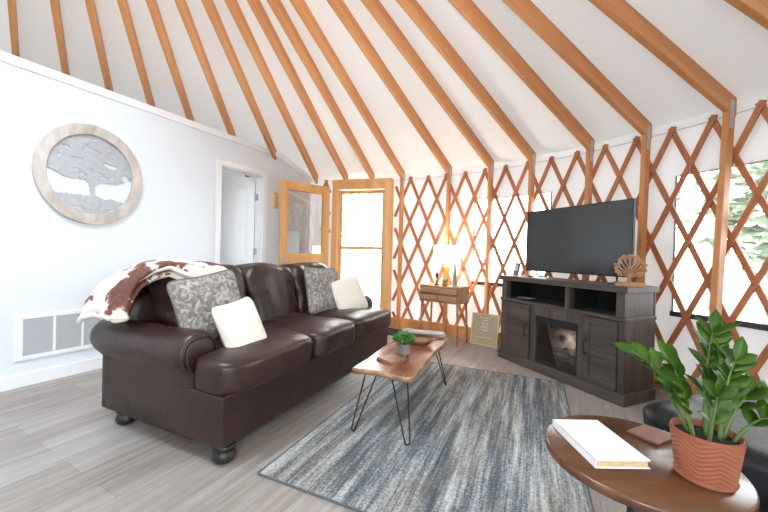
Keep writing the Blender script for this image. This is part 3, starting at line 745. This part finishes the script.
def cdoor(x0, x1, hx):
    b = MB(); z0, z1 = .10, .662; fw = .055
    b.box(x0, x0+fw, -.018, 0, z0, z1); b.box(x1-fw, x1, -.018, 0, z0, z1); b.box(x0+fw, x1-fw, -.018, 0, z0, z0+fw); b.box(x0+fw, x1-fw, -.018, 0, z1-fw, z1)
    b.box(x0+fw, x1-fw, -.004, 0, z0+fw, z1-fw)
    n = 5; h = (z1-z0-2*fw)/n
    for k in range(n): b.box(x0+fw+.001, x1-fw-.001, -.011, -.004, z0+fw+k*h+.003, z0+fw+(k+1)*h-.003)
    d = b.build('door', 'console', con, bevel=.0025)
    b = MB(); b.tube([(hx, -.018, .455), (hx, -.045, .452), (hx, -.045, .338), (hx, -.018, .335)], .006, 8)
    for z in (.455, .335): b.tube([(hx, -.017, z), (hx, -.022, z)], .013, 10)
    b.build('handle', 'iron', d)
cdoor(X0+.055, .452, .418); cdoor(1.062, X1-.05, 1.086)
fp = thing('fireplace', None, None); fp.parent = con
M['fireback'] = plain('firebox_black', (.012, .011, .011), .6)
M['glow'] = noisy('ember_glow', [(.3, (.25, .20, .17)), (.7, (.62, .50, .42))], 6, rough=.8)
b = MB(); b.box(.525, .995, .20, .21, .10, .57); b.box(.525, .53, .03, .2, .10, .57); b.box(.99, .995, .03, .2, .10, .57); b.box(.525, .995, .03, .2, .095, .105); b.box(.525, .995, .03, .2, .565, .57)
b.build('firebox', 'fireback', fp)
b = MB()
for x0, x1, z0, z1 in ((.525, .545, .10, .57), (.975, .995, .10, .57), (.525, .995, .50, .57), (.525, .995, .10, .13)): b.box(x0, x1, .005, .03, z0, z1)
for k in range(4): b.box(.56, .96, .0, .006, .515+k*.012, .521+k*.012)
b.build('surround', 'fireback', fp, bevel=.002)
m_, t_, b_ = nt('flame_light'); M['flame'] = m_
tc = t_.nodes.new('ShaderNodeTexCoord'); nn = t_.nodes.new('ShaderNodeTexNoise'); nn.inputs['Scale'].default_value = 14; nn.inputs['Detail'].default_value = 3
rr2 = ramp(t_, [(.36, (.10, .06, .045)), (.5, (.42, .30, .25)), (.66, (.80, .62, .52))])
mp_ = t_.nodes.new('ShaderNodeMapping'); mp_.vector_type = 'POINT'; mp_.inputs['Location'].default_value = (-.80*3.6, 0, -.345*5); mp_.inputs['Scale'].default_value = (3.6, 0, 5)
gd = t_.nodes.new('ShaderNodeTexGradient'); gd.gradient_type = 'QUADRATIC_SPHERE'; ml = t_.nodes.new('ShaderNodeMath'); ml.operation = 'MULTIPLY'
t_.links.new(tc.outputs['Object'], nn.inputs['Vector']); t_.links.new(nn.outputs['Fac'], rr2.inputs['Fac']); t_.links.new(tc.outputs['Object'], mp_.inputs['Vector']); t_.links.new(mp_.outputs['Vector'], gd.inputs['Vector'])
t_.links.new(rr2.outputs['Color'], b_.inputs['Emission Color']); ml.inputs[1].default_value = 1.5; t_.links.new(gd.outputs['Fac'], ml.inputs[0]); t_.links.new(ml.outputs[0], b_.inputs['Emission Strength']); b_.inputs['Base Color'].default_value = (.02, .018, .016, 1)
b = MB(); b.box(.53, .99, .188, .196, .106, .562); b.build('flame_screen', 'flame', fp)
M['log'] = noisy('charred_log', [(.35, (.015, .012, .011)), (.6, (.09, .075, .065)), (.8, (.20, .17, .15))], 14, (.4, 2, 2), .9, bump=.6)
for (x0, y0, z0), (x1, y1, z1), r in (((.56, .12, .175), (.95, .15, .19), .045), ((.60, .09, .15), (.78, .15, .27), .026), ((.92, .08, .15), (.74, .15, .255), .028), ((.66, .08, .15), (.90, .10, .20), .026), ((.84, .10, .16), (.95, .15, .23), .022)):
    b = MB(); P0, P1 = Vector((x0, y0, z0)), Vector((x1, y1, z1))
    b.tube([P0+(P1-P0)*k/6 for k in range(7)], [r*(1+.12*math.sin(k*2.3)) for k in range(7)], 9); b.build('log', 'log', fp)
M['fireglass'] = glass('fire_glass', (.86, .86, .86), .03)
b = MB(); b.box(.54, .98, .008, .012, .12, .51); b.build('glass_front', 'fireglass', fp)

# on the shelf and on top of the console
t = thing('streaming_box', 'thin silver-black media box lying on the open console shelf', 'box', (0, 0, 0)); t.matrix_world = SM2 @ Matrix.Translation((.32, .07, .7035))
M['silver'] = plain('silver_plastic', (.45, .45, .46), .3, .3)
b = MB(); b.box(-.085, .085, -.05, .06, 0, .016); b.build('case', 'iron', t, bevel=.004)
b = MB(); b.box(-.083, .083, -.051, .058, .016, .019); b.build('lid', 'silver', t, bevel=.001)
tv = thing('television', 'large flat black television standing on the dark oak console', 'television', (0, 0, 0)); tv.matrix_world = SM2 @ Matrix.Translation((.79, .16, .948))
M['screen'] = plain('black_screen', (.016, .020, .022), .16, spec=1.0)
M['bezel'] = plain('black_bezel', (.008, .008, .009), .35)
M['tvback'] = plain('matte_black', (.015, .015, .016), .6)
hw2, z0, z1 = .56, .068, .725
b = MB(); b.box(-hw2, hw2, 0, .022, z0, z1); b.box(-hw2*.72, hw2*.72, .022, .06, z0+.03, z0+.42); b.build('housing', 'tvback', tv, bevel=.006)
b = MB(); b.box(-hw2+.008, hw2-.008, -.003, .0, z0+.014, z1-.008); b.build('screen', 'screen', tv)
b = MB()
for x0, x1, a, c in ((-hw2, hw2, z1-.008, z1), (-hw2, hw2, z0, z0+.014), (-hw2, -hw2+.008, z0, z1), (hw2-.008, hw2, z0, z1)): b.box(x0, x1, -.005, .001, a, c)
b.build('bezel', 'bezel', tv)
for x in (-.43, .43):
    b = MB(); b.tube([(x, .01, z0+.01), (x, .01, .03), (x, -.06, .0095), (x, -.10, .009)], .008, 8); b.tube([(x, .01, .03), (x, .08, .0095), (x, .11, .009)], .008, 8); b.build('foot', 'bezel', tv)
t = thing('digital_clock', 'small dark tabletop clock propped beside the television on the console', 'clock', (0, 0, 0)); t.matrix_world = SM2 @ Matrix.Translation((.095, .12, .948)) @ Matrix.Rotation(rad(-10), 4, 'Z') @ Matrix.Rotation(rad(-14), 4, 'X')
b = MB(); b.box(-.042, .042, 0, .02, 0.006, .155); b.build('case', 'bezel', t, bevel=.005)
M['face'] = plain('grey_face', (.30, .31, .33), .25)
b = MB(); b.box(-.030, .030, -.002, 0, .06, .135); b.build('face', 'face', t)
# wooden tree sculpture
M['carved'] = noisy('carved_wood', [(.3, (.28, .13, .06)), (.7, (.52, .29, .15))], 12, rough=.55)
t = thing('tree_sculpture', 'small carved wooden tree sculpture on a block at the console corner', 'sculpture', (0, 0, 0)); t.matrix_world = SM2 @ Matrix.Translation((1.362, .105, .948)) @ Matrix.Rotation(rad(42), 4, 'Z')
b = MB(); b.box(-.10, .10, -.035, .035, 0, .034); b.build('base', 'carved', t, bevel=.004)
b = MB(); rg = random.Random(4)
b.tube([(-.004, 0, .03), (-.006, 0, .06), (.002, 0, .10), (0, 0, .13)], [.017, .012, .011, .008], 8)
CZ, CR = .152, .100
def twig(p0, p1, bow, r):
    p0, p1 = Vector(p0), Vector(p1); m = (p0+p1)/2+Vector((bow, 0, .006)); pts = [p0*(1-t)**2+m*2*t*(1-t)+p1*t*t for t in [k/6 for k in range(7)]]
    b.tube(pts, [r*(1-.5*k/6) for k in range(7)], 6); return pts
for k in range(11):
    a = rad(-128+256*k/10); rr_ = CR*rg.uniform(.92, 1.06)
    end = (rr_*math.sin(a), .006*rg.uniform(-1, 1), CZ+rr_*math.cos(a)*.98)
    start = (0, 0, .075+.055*(1-abs(k-5)/5))
    b.soft(end[0], 0, end[2], .013, .005, .013, 2, 4); pts = twig(start, end, .012*math.sin(a), .0078)
    for q, da in ((3, -.16), (4, .15)):
        a2 = a+da; r2 = CR*rg.uniform(.80, 1.0); twig(pts[q], (r2*math.sin(a2), 0, CZ+r2*math.cos(a2)), 0, .0056); b.soft(r2*math.sin(a2), 0, CZ+r2*math.cos(a2), .012, .005, .012, 2, 4)
b.build('carved_tree', 'carved', t)

# ------------------------------------------------------------------ side table with lamp
M['acacia'] = wood('acacia', (.24, .115, .055), (.40, .215, .115), (.52, .31, .18), 'x', .5, 7)
tx = Vector((.78, -.63, 0)); STO = Vector((.83, 4.62, 0)); STR = math.atan2(-.63, .78)
STM = Matrix.Translation(STO) @ Matrix.Rotation(STR, 4, 'Z')
st = thing('side_table', 'small wooden two-drawer side table with slim legs against the lattice', 'table', tuple(STO), STR)
b = MB(); w2, d2, a, c = .295, .155, .535, .755
b.box(-w2, w2, -d2, d2, c-.018, c); b.box(-w2, w2, -d2, d2, a, a+.018); b.box(-w2, -w2+.018, -d2, d2, a, c); b.box(w2-.018, w2, -d2, d2, a, c); b.box(-w2, w2, d2-.012, d2, a, c); b.box(-w2+.018, w2-.018, -d2+.01, d2-.012, .639, .651)
b.build('case', 'acacia', st, bevel=.004)
for z0_ in (a+.024, .657):
    b = MB(); z1_ = z0_+.074; b.box(-w2+.024, w2-.024, -d2-.008, -d2+.016, z0_, z1_); b.box(-w2+.03, w2-.03, -d2+.016, d2-.03, z0_+.002, z0_+.01)
    d = b.build('drawer', 'acacia', st, bevel=.003)
    b = MB(); b.lathe([(.006, 0), (.006, .012), (.012, .016), (.013, .022), (.008, .027)], (0, 0, 0), 14, 0, Matrix.Translation((0, -d2-.008, (z0_+z1_)/2)) @ Matrix.Rotation(PI/2, 4, 'X')); b.build('knob', 'brass', d)
for sx in (-1, 1):
    for sy in (-1, 1):
        b = MB(); b.tube([(sx*(w2-.03), sy*(d2-.03), a), (sx*(w2-.012), sy*(d2-.012), 0)], [.017, .010], 10); b.build('leg', 'acacia', st)
def on_table(name, label, cat, x, y): 
    t = thing(name, label, cat); t.matrix_world = STM @ Matrix.Translation((x, y, .755)); return t
M['shade'] = plain('white_lampshade', (.9, .88, .84), .8, emit=(1, .93, .82), es=4)
translucent(M['shade'], .5, (.95, .9, .82))
M['amber'] = plain('amber_ceramic', (.55, .24, .04), .2)
t = on_table('table_lamp', 'glowing table lamp with white drum shade and amber base on the side table', 'lamp', -.01, .06)
b = MB(); b.lathe([(.001, 0), (.05, 0), (.052, .012), (.038, .02), (.036, .03), (.040, .24), (.034, .27), (.012, .28), (.012, .33), (.001, .33)], cap=False); b.build('base', 'amber', t)
b = MB(); n = 32; v = []
for r, z in ((.195, .295), (.170, .545), (.166, .545), (.191, .295)): v += [(r*math.cos(2*PI*k/n), r*math.sin(2*PI*k/n), z) for k in range(n)]
b.add(v, [(i*n+k, i*n+(k+1) % n, ((i+1) % 4)*n+(k+1) % n, ((i+1) % 4)*n+k) for i in range(4) for k in range(n)], 0, True); b.build('lamp_shade', 'shade', t)
b = MB(); b.tube([(0, 0, .33), (0, 0, .54)], .004, 6)
for k in range(3): b.tube([(0, 0, .525), (.167*math.cos(k*2.1), .167*math.sin(k*2.1), .525)], .002, 6)
b.build('harp', 'brass', t)
pl_ = bpy.data.lights.new('lamp_bulb', 'POINT'); pl_.energy = 30; pl_.color = (1, .85, .65); pl_.shadow_soft_size = .04
po = bpy.data.objects.new('lamp_bulb', pl_); COL.objects.link(po); po.matrix_world = STM @ Matrix.Translation((-.01, .06,   .755+.42))
t = on_table('black_dispenser', 'slim black bottle with a thin neck on the side table in front of the lamp', 'bottle', -.06, -.10)
b = MB(); b.lathe([(.001, 0), (.028, 0), (.03, .008), (.03, .016), (.009, .022), (.008, .10), (.016, .112), (.02, .135), (.02, .158), (.012, .17), (.001, .172)], seg=18, cap=False); b.build('body', 'iron', t)
t = on_table('potted_plant', 'tiny green plant in a wooden pot on the side table beside the lamp', 'plant', .06, -.09)
b = MB(); b.lathe([(.001, 0), (.030, 0), (.040, .05), (.034, .05), (.033, .043), (.001, .043)], seg=20, cap=False); b.build('pot', 'acacia', t)
b = MB(); b.lathe([(.001, .045), (.034, .044)], seg=16, cap=False); b.build('soil', 'soil', t)
bush(t, (0, 0, .068), .044, 220, .75, 8)
t = on_table('cone_figurine', 'tall slim silver-grey cone figurine at the side table edge', 'figurine', .205, -.105)
M['greymetal'] = noisy('brushed_silver', [(.3, (.42, .42, .40)), (.7, (.60, .60, .58))], 25, rough=.4, metal=.4)
b = MB(); b.box(-.045, .045, -.03, .03, 0, .02); b.build('base', 'greymetal', t, bevel=.003)
b = MB(); b.lathe([(.034, .02), (.030, .06), (.034, .062), (.025, .12), (.028, .122), (.019, .18), (.021, .182), (.012, .25), (.013, .252), (.003, .36), (.001, .365)], seg=16); b.build('cone', 'greymetal', t)

# leaning sign board
M['kraft'] = noisy('tan_burlap', [(.35, (.40, .31, .20)), (.65, (.50, .41, .28))], 50, rough=.85)
M['paleframe'] = wood('pale_frame', (.50, .37, .22), (.60, .46, .29), (.68, .55, .37), 'x', .6, 9)
M['ink'] = plain('white_ink', (.78, .74, .68), .8)
sb = thing('sign_board', 'tan framed sign board leaning on the lattice between side table and console', 'sign', (0, 0, 0))
sb.matrix_world = Matrix.Translation((1.315, 4.415, .002)) @ Matrix.Rotation(math.atan2(-.62, .78), 4, 'Z') @ Matrix.Rotation(rad(-10), 4, 'X') @ Matrix.Scale(1.12, 4)
b = MB(); b.box(-.15, .15, .004, .012, .01, .36); b.build('panel', 'kraft', sb)
b = MB(); b.box(-.165, -.148, 0, .018, 0, .37); b.box(.148, .165, 0, .018, 0, .37); b.box(-.148, .148, 0, .018, 0, .016); b.box(-.148, .148, 0, .018, .354, .37); b.build('frame', 'paleframe', sb, bevel=.002)
rg = random.Random(2)
for z, x0, x1, h in ((.315, -.07, .05, .010), (.285, -.03, .03, .012), (.250, -.035, .04, .013), (.225, -.03, .035, .012), (.200, -.04, .04, .013), (.172, -.03, .035, .012), (.09, -.11, .10, .008)):
    x = x0; b = MB()
    while x < x1:
        w = rg.uniform(.007, .013); b.box(x, x+w, .0025, .0042, z, z+h*rg.uniform(.5, 1)); x += w+rg.uniform(.003, .006)
    b.build('lettering', 'ink', sb)
# doormat, plug
M['mat'] = plain('black_rubber', (.018, .018, .02), .85, bump=.6, bscale=70)
b = MB(); b.box(-.48, .48, -.19, .19, 0.001, .014); o = b.build('doormat', 'mat', bevel=.005); o.location = rp(4.19, 67.0); o.rotation_euler = (0, 0, rad(-27)); tag(o, 'black rubber doormat on the floor inside the glazed door', 'doormat')
b = MB(); b.soft(0, 0, .022, .04, .03, .022, 3.5, 8); o = b.build('power_adapter', 'plug'); o.location = (.80, 4.60, .0); tag(o, 'small white power adapter on the floor under the side table', 'adapter')

# ------------------------------------------------------------------ partition: return air grille, round wall art, wooden plaque
gr = thing('air_return_grille', 'white slatted air return grille low on the white partition', 'vent', (0, 0, 0)); gr.matrix_world = PM
ga, gb, gz0, gz1 = .99, 1.66, .215, .585
b = MB(); fr_ = .045
b.box(ga, ga+fr_, -.014, 0, gz0, gz1); b.box(gb-fr_, gb, -.014, 0, gz0, gz1); b.box(ga+fr_, gb-fr_, -.014, 0, gz0, gz0+.035); b.box(ga+fr_, gb-fr_, -.014, 0, gz1-.035, gz1)
w3 = (gb-ga-2*fr_)/3
for k in (1, 2): b.box(ga+fr_+k*w3-.009, ga+fr_+k*w3+.009, -.013, 0, gz0+.035, gz1-.035)
b.build('frame', 'trim', gr, bevel=.003)
M['ventdark'] = plain('grille_back', (.14, .145, .15), .8)
M['ventslat'] = plain('grille_slat', (.50, .515, .53), .5)
for k in range(3):
    xa, xb = ga+fr_+k*w3+.009*(k > 0), ga+fr_+(k+1)*w3-.009*(k < 2)
    b = MB(); n = 20; hgt = (gz1-gz0-.07)/n
    for q in range(n):
        z = gz0+.035+q*hgt; b.add([(xa, -.010, z), (xb, -.010, z), (xb, -.002, z+hgt*.8), (xa, -.002, z+hgt*.8), (xa, -.009, z-.001), (xb, -.009, z-.001), (xb, -.001, z+hgt*.8-.001), (xa, -.001, z+hgt*.8-.001)], [(0, 1, 2, 3), (7, 6, 5, 4), (0, 4, 5, 1), (2, 6, 7, 3), (1, 5, 6, 2), (3, 7, 4, 0)])
    o = b.build('louvre', 'ventslat', gr)
    b = MB(); b.box(xa, xb, -.0006, -.0001, gz0+.03, gz1-.03); b.build('backing', 'ventdark', o)

M['whitewash'] = noisy('whitewashed_wood', [(.3, (.38, .32, .27)), (.5, (.52, .47, .42)), (.7, (.64, .61, .57))], 6, (1.2, 1, .5), .7, bump=.2, dist=1.0)
M['zinc'] = noisy('galvanised_sheet', [(.3, (.40, .42, .45)), (.7, (.54, .56, .59))], 40, rough=.5, metal=.35)
wa = thing('wall_art', 'round whitewashed wooden ring with a cut-out metal tree on the partition', 'wall art', (0, 0, 0)); wa.matrix_world = PM @ Matrix.Translation((1.47, -.001, 1.818))
YM = Matrix(((1, 0, 0, 0), (0, 0, -1, 0), (0, 1, 0, 0), (0, 0, 0, 1)))
RO_, RI_ = .424, .338; wa.scale = (.955, 1, 1.075)
b = MB(); n = 64; v = []
for r, h in ((RI_, 0), (RO_, 0), (RO_, .04), (RI_, .04)): v += [YM @ Vector((r*math.cos(2*PI*k/n), r*math.sin(2*PI*k/n), h)) for k in range(n)]
b.add(v, [(i*n+k, i*n+(k+1) % n, ((i+1) % 4)*n+(k+1) % n, ((i+1) % 4)*n+k) for i in range(4) for k in range(n)])
b.build('wooden_ring', 'whitewash', wa, bevel=.004)
# metal tree: a cut sheet with holes in the crown, trunk, roots and ground band
rg = random.Random(11); cells = 110; b = MB(); S = RI_+.004
holes = [(rg.gauss(-.12, .10), rg.uniform(.12, .27), rg.uniform(.012, .022), rg.uniform(.006, .012)) for _ in range(9)]+[(.16, .10, .05, .022), (.11, .115, .03, .014), (-.03, .22, .05, .010), (.03, .21, .03, .009), (-.13, .03, .03, .012), (-.08, .0, .035, .010), (.05, .02, .035, .012), (-.02, .045, .025, .010), (.10, -.01, .04, .012), (.27, .02, .03, .03), (.29, -.02, .025, .03), (-.2, .2, .03, .012), (-.25, .12, .02, .02)]
def solid_at(x, z):
    if x*x+z*z > S*S: return False
    e = noise.noise(Vector((x*14, z*14, 2)))*.03+noise.noise(Vector((x*40, z*40, 5)))*.012
    canopy = (x*x/(.335**2)+((z-.10)/(.205))**2 < 1+e*6) or (x*x+z*z > (S-.012)**2 and z > -.02)
    under = z < -.01+.10*abs(x)+e and abs(x) < .20 and z > -.10
    if canopy and z > -.035+.10*max(0, abs(x)-.18)+e*1.5:
        for hx, hz, ha, hb in holes:
            if ((x-hx)/ha)**2+((z-hz)/hb)**2 < 1+e*12: return False
        return True
    tw = .020+max(0, (-.17-z))*.9+2.2*max(0, (z+.10))**1.35
    if -.28 < z < .0 and abs(x-.02-.02*math.sin(z*14)) < tw+e*.3: return True
    return z < -.205+.03*math.cos(x*5+.4)+e*.8 and not (-.30 < z < -.275 and abs(x-.02) > .08+e)
st_ = 2*S/cells; ix = {}; v = []; f = []
for i in range(cells):
    for j in range(cells):
        x, z = -S+(i+.5)*st_, -S+(j+.5)*st_
        if solid_at(x, z):
            q = []
            for di, dj in ((0, 0), (1, 0), (1, 1), (0, 1)):
                k = (i+di, j+dj)
                if k not in ix: ix[k] = len(v); v.append((-S+k[0]*st_, -.012, -S+k[1]*st_))
                q.append(ix[k])
            f.append(q)
b.add(v, f); b.build('metal_tree', 'zinc', wa, solid=.004)
b = MB(); b.box(3.665, 3.735, -.03, 0, 1.80, 2.04); b.box(3.675, 3.725, -.042, -.03, 1.83, 2.01)
o = b.build('wooden_plaque', 'doorwood', bevel=.004); o.matrix_world = PM; tag(o, 'small narrow pale wooden plaque on the partition just behind the open door leaf', 'plaque')

# ------------------------------------------------------------------ black leather ottoman
ot = thing('ottoman', 'black leather ottoman behind the round table, under the big window', 'ottoman', (1.26, 1.68, 0), rad(-74))
b = MB(); b.soft(.5, .42, .20, .47, .38, .13, 7, 12); b.build('body', 'blackleather', ot)
fo = wob(3, .02, 21)
b = MB(); b.soft(.5, .42, .365,   .54, .45, .10, 5, 18, fn=fo); b.build('cushion_top', 'blackleather', ot)
for x in (.1, .9):
    for y in (.1, .74):
        b = MB(); b.lathe([(.02, 0), (.03, .08)], (x, y, 0), 12); b.build('foot', 'bun', ot)

# ------------------------------------------------------------------ round side table with plant, book and wallet
M['roundtop'] = wood('chestnut_planks', (.05, .019, .008), (.10, .039, .016), (.16, .068, .029), 'x', .25, 5, rot=rad(25), bump=.03)
rt = thing('round_table', 'round dark wooden pedestal side table nearest the camera', 'table', (.817, 1.074, 0))
b = MB(); b.lathe([(.001, .518), (.252, .518), (.262, .524), (.262, .543), (.256, .55), (.001, .55)], seg=72, cap=False); b.build('tabletop', 'roundtop', rt)
b = MB(); b.lathe([(.001, .505), (.09, .505), (.09, .518), (.001, .518)], seg=24, cap=False); b.tube([(0, 0, .04), (0, 0, .506)], .022, 14); b.build('pedestal', 'iron', rt)
for k in range(3):
    a = rad(35+120*k); b = MB(); c_, s_ = math.cos(a), math.sin(a)
    b.tube([(0, 0, .09), (.08*c_, .08*s_, .07), (.17*c_, .17*s_, .02), (.21*c_, .21*s_, .010)], [.014, .013, .011, .010], 10); b.build('leg', 'iron', rt)
RZ = .55
M['cover'] = plain('white_cover', (.80, .79, .78), .45); M['pages'] = noisy('page_edges', [(.4, (.50, .36, .20)), (.6, (.66, .50, .30))], 40, (1, 1, 14), .8)
bk = thing('book', 'white hardback book lying on the round side table', 'book', (.712, 1.112, RZ), rad(1))
# corners follow the table: long side runs away from the reader
b = MB(); b.box(-.082, .082, -.122, .122, .0, .0035); b.box(-.082, .082, -.122, .122, .0225, .026); b.box(-.082, -.0785, -.122, .122, .0, .026); b.build('cover', 'cover', bk, bevel=.001)
b = MB(); b.box(-.0785, .077, -.118, .118, .0035, .0225); b.build('page_block', 'pages', bk)
M['tanleather'] = noisy('brown_leatherette', [(.3, (.13, .045, .028)), (.7, (.20, .08, .05))], 25, rough=.5, bump=.2)
wl_ = thing('leather_wallet', 'flat brown leather wallet between the book and the terracotta pot', 'wallet', (.948, 1.185, RZ), rad(26))
b = MB(); b.box(-.058, .058, -.048, .048, 0, .0035); b.build('lower_flap', 'tanleather', wl_, bevel=.0015, seg=2)
b = MB(); b.box(-.057, .058, -.048, .047, .0038, .0075); b.build('upper_flap', 'tanleather', wl_, bevel=.0015, seg=2)

M['terracotta'] = noisy('terracotta', [(.3, (.23, .068, .032)), (.7, (.31, .10, .05))], 14, rough=.75)
M['zz_leaf'] = noisy('glossy_leaf', [(.3, (.020, .062, .004)), (.6, (.06, .135, .010)), (.8, (.17, .26, .03))], 9, rough=.42, spec=.35)
translucent(M['zz_leaf'], .25, (.25, .42, .05))
M['zz_stem'] = noisy('green_stem', [(.3, (.05, .10, .02)), (.7, (.12, .20, .05))], 20, rough=.5)
zp = thing('potted_plant', 'glossy-leaved green plant in a ribbed terracotta pot on the round side table', 'plant', (.922, .958, RZ))
b = MB(); b.lathe([(.001, 0), (.061, 0), (.067, .005), (.070, .012), (.067, .012), (.063, .008), (.001, .008)], seg=40, cap=False); b.build('saucer', 'terracotta', zp)
NS, NR = 144, 44; b = MB(); v = []
def potr(s): return .064+.015*s
for j in range(NR+1):
    s = j/NR; z = .009+.125*s
    for k in range(NS):
        a = 2*PI*k/NS; sec = (a/(2*PI)*10) % 2; tri = sec if sec < 1 else 2-sec
        ph = (s*.125-tri*.022)/.0125
        g = .0016*(abs((ph % 1)*2-1)-.5)*2 if .04 < s < .93 else .001
        r = potr(s)+g; v.append((r*math.cos(a), r*math.sin(a), z))
b.add(v, [(j*NS+k, j*NS+(k+1) % NS, (j+1)*NS+(k+1) % NS, (j+1)*NS+k) for j in range(NR) for k in range(NS)], 0, True)
b.lathe([(.0785, .134), (.077, .136), (.073, .134), (.071, .10), (.001, .10)], seg=48, cap=False); b.lathe([(.001, .009), (.064, .009)], seg=48, cap=False)
b.build('pot', 'terracotta', zp)
b = MB(); b.lathe([(.001, .121), (.05, .120), (.0715, .117)], seg=32, cap=False); b.build('soil', 'soil', zp)
def leaf(b, base, d, up, L, wd, fold=.25, curl=.25):
    d = Vector(d).normalized(); side = d.cross(Vector(up)).normalized(); nrm = side.cross(d).normalized()
    rows = [(0, .04), (.12, .45), (.3, .85), (.5, 1), (.7, .85), (.87, .45), (1, .02)]; v = []
    for s, w in rows:
        c = base+d*L*s-nrm*curl*L*(s*s)*.5
        for q in (-1, 0, 1): v.append(c+side*q*w*wd+nrm*abs(q)*w*wd*fold)
    b.add(v, [(3*i+q, 3*i+q+1, 3*i+4+q, 3*i+3+q) for i in range(6) for q in (0, 1)], 0, True)
def frond(p0, p1, bend, n, L, seed, w=.36):
    rg = random.Random(seed); p0, p1, bend = Vector(p0), Vector(p1), Vector(bend)
    ctl_ = (p0+p1)/2+bend; pts = []
    for k in range(17):
        t = k/16; pts.append(p0*(1-t)**2+ctl_*2*t*(1-t)+p1*t*t)
    b = MB(); b.tube(pts, [.0050*(1-.72*k/16) for k in range(17)], 8, 1)
    for k in range(n):
        t = .34+.62*k/(n-1) if n > 1 else .9; i = min(int(t*16), 15); p = pts[i]+(pts[i+1]-pts[i])*(t*16-i)
        ax = (pts[i+1]-pts[i]).normalized(); sd = ax.cross(Vector((rg.uniform(-.3, .3), rg.uniform(-.6, -.2), 1))).normalized()
        if sd.length < .1: sd = Vector((1, 0, 0))
        for sg in (-1, 1):
            d = ax*1.0+sd*sg*.72+Vector((rg.uniform(-.2, .2), rg.uniform(-.2, .2), rg.uniform(-.05, .25)))
            up = ax*.5-Vector((0, .7, 0))+Vector((rg.uniform(-.4, .4), rg.uniform(-.3, .3), .8))
            leaf(b, p, d, up, L*rg.uniform(.85, 1.15)*(1-.25*abs(t-.65)), L*w*rg.uniform(.85, 1.1)*.72)
    leaf(b, pts[-1], (pts[-1]-pts[-2]), Vector((0, -.8, .6)), L*1.0, L*w*.66)
    b.build('frond', ['zz_leaf', 'zz_stem'], zp, solid=.0012)
Zs = .115
frond((-.030, .02, Zs), (-.150, .06, .325), (-.02, 0, .085), 6, .070, 1)
frond((-.040, -.01, Zs), (-.095, .0, .255), (-.01, 0, .05), 4, .066, 2)
frond((-.01, .03, Zs), (-.055, .06, .31), (0, 0, .04), 5, .068, 3)
frond((.0, .0, Zs), (.040, .03, .405), (-.02, 0, .03), 8, .074, 4)
frond((.02, -.02, Zs), (.055, -.02, .34), (-.015, 0, .03), 6, .072, 5)
frond((.03, .03, Zs), (.10, .08, .31), (.0, 0, .05), 5, .070, 6)
frond((.040, -.01, Zs), (.155, -.01, .245), (-.01, 0, .10), 5, .070, 7)
frond((.045, -.03, Zs), (.15, -.06, .19), (.0, 0, .07), 4, .068, 8)
frond((-.02, -.03, Zs), (-.02, -.05, .25), (0, 0, .02), 3, .062, 9)
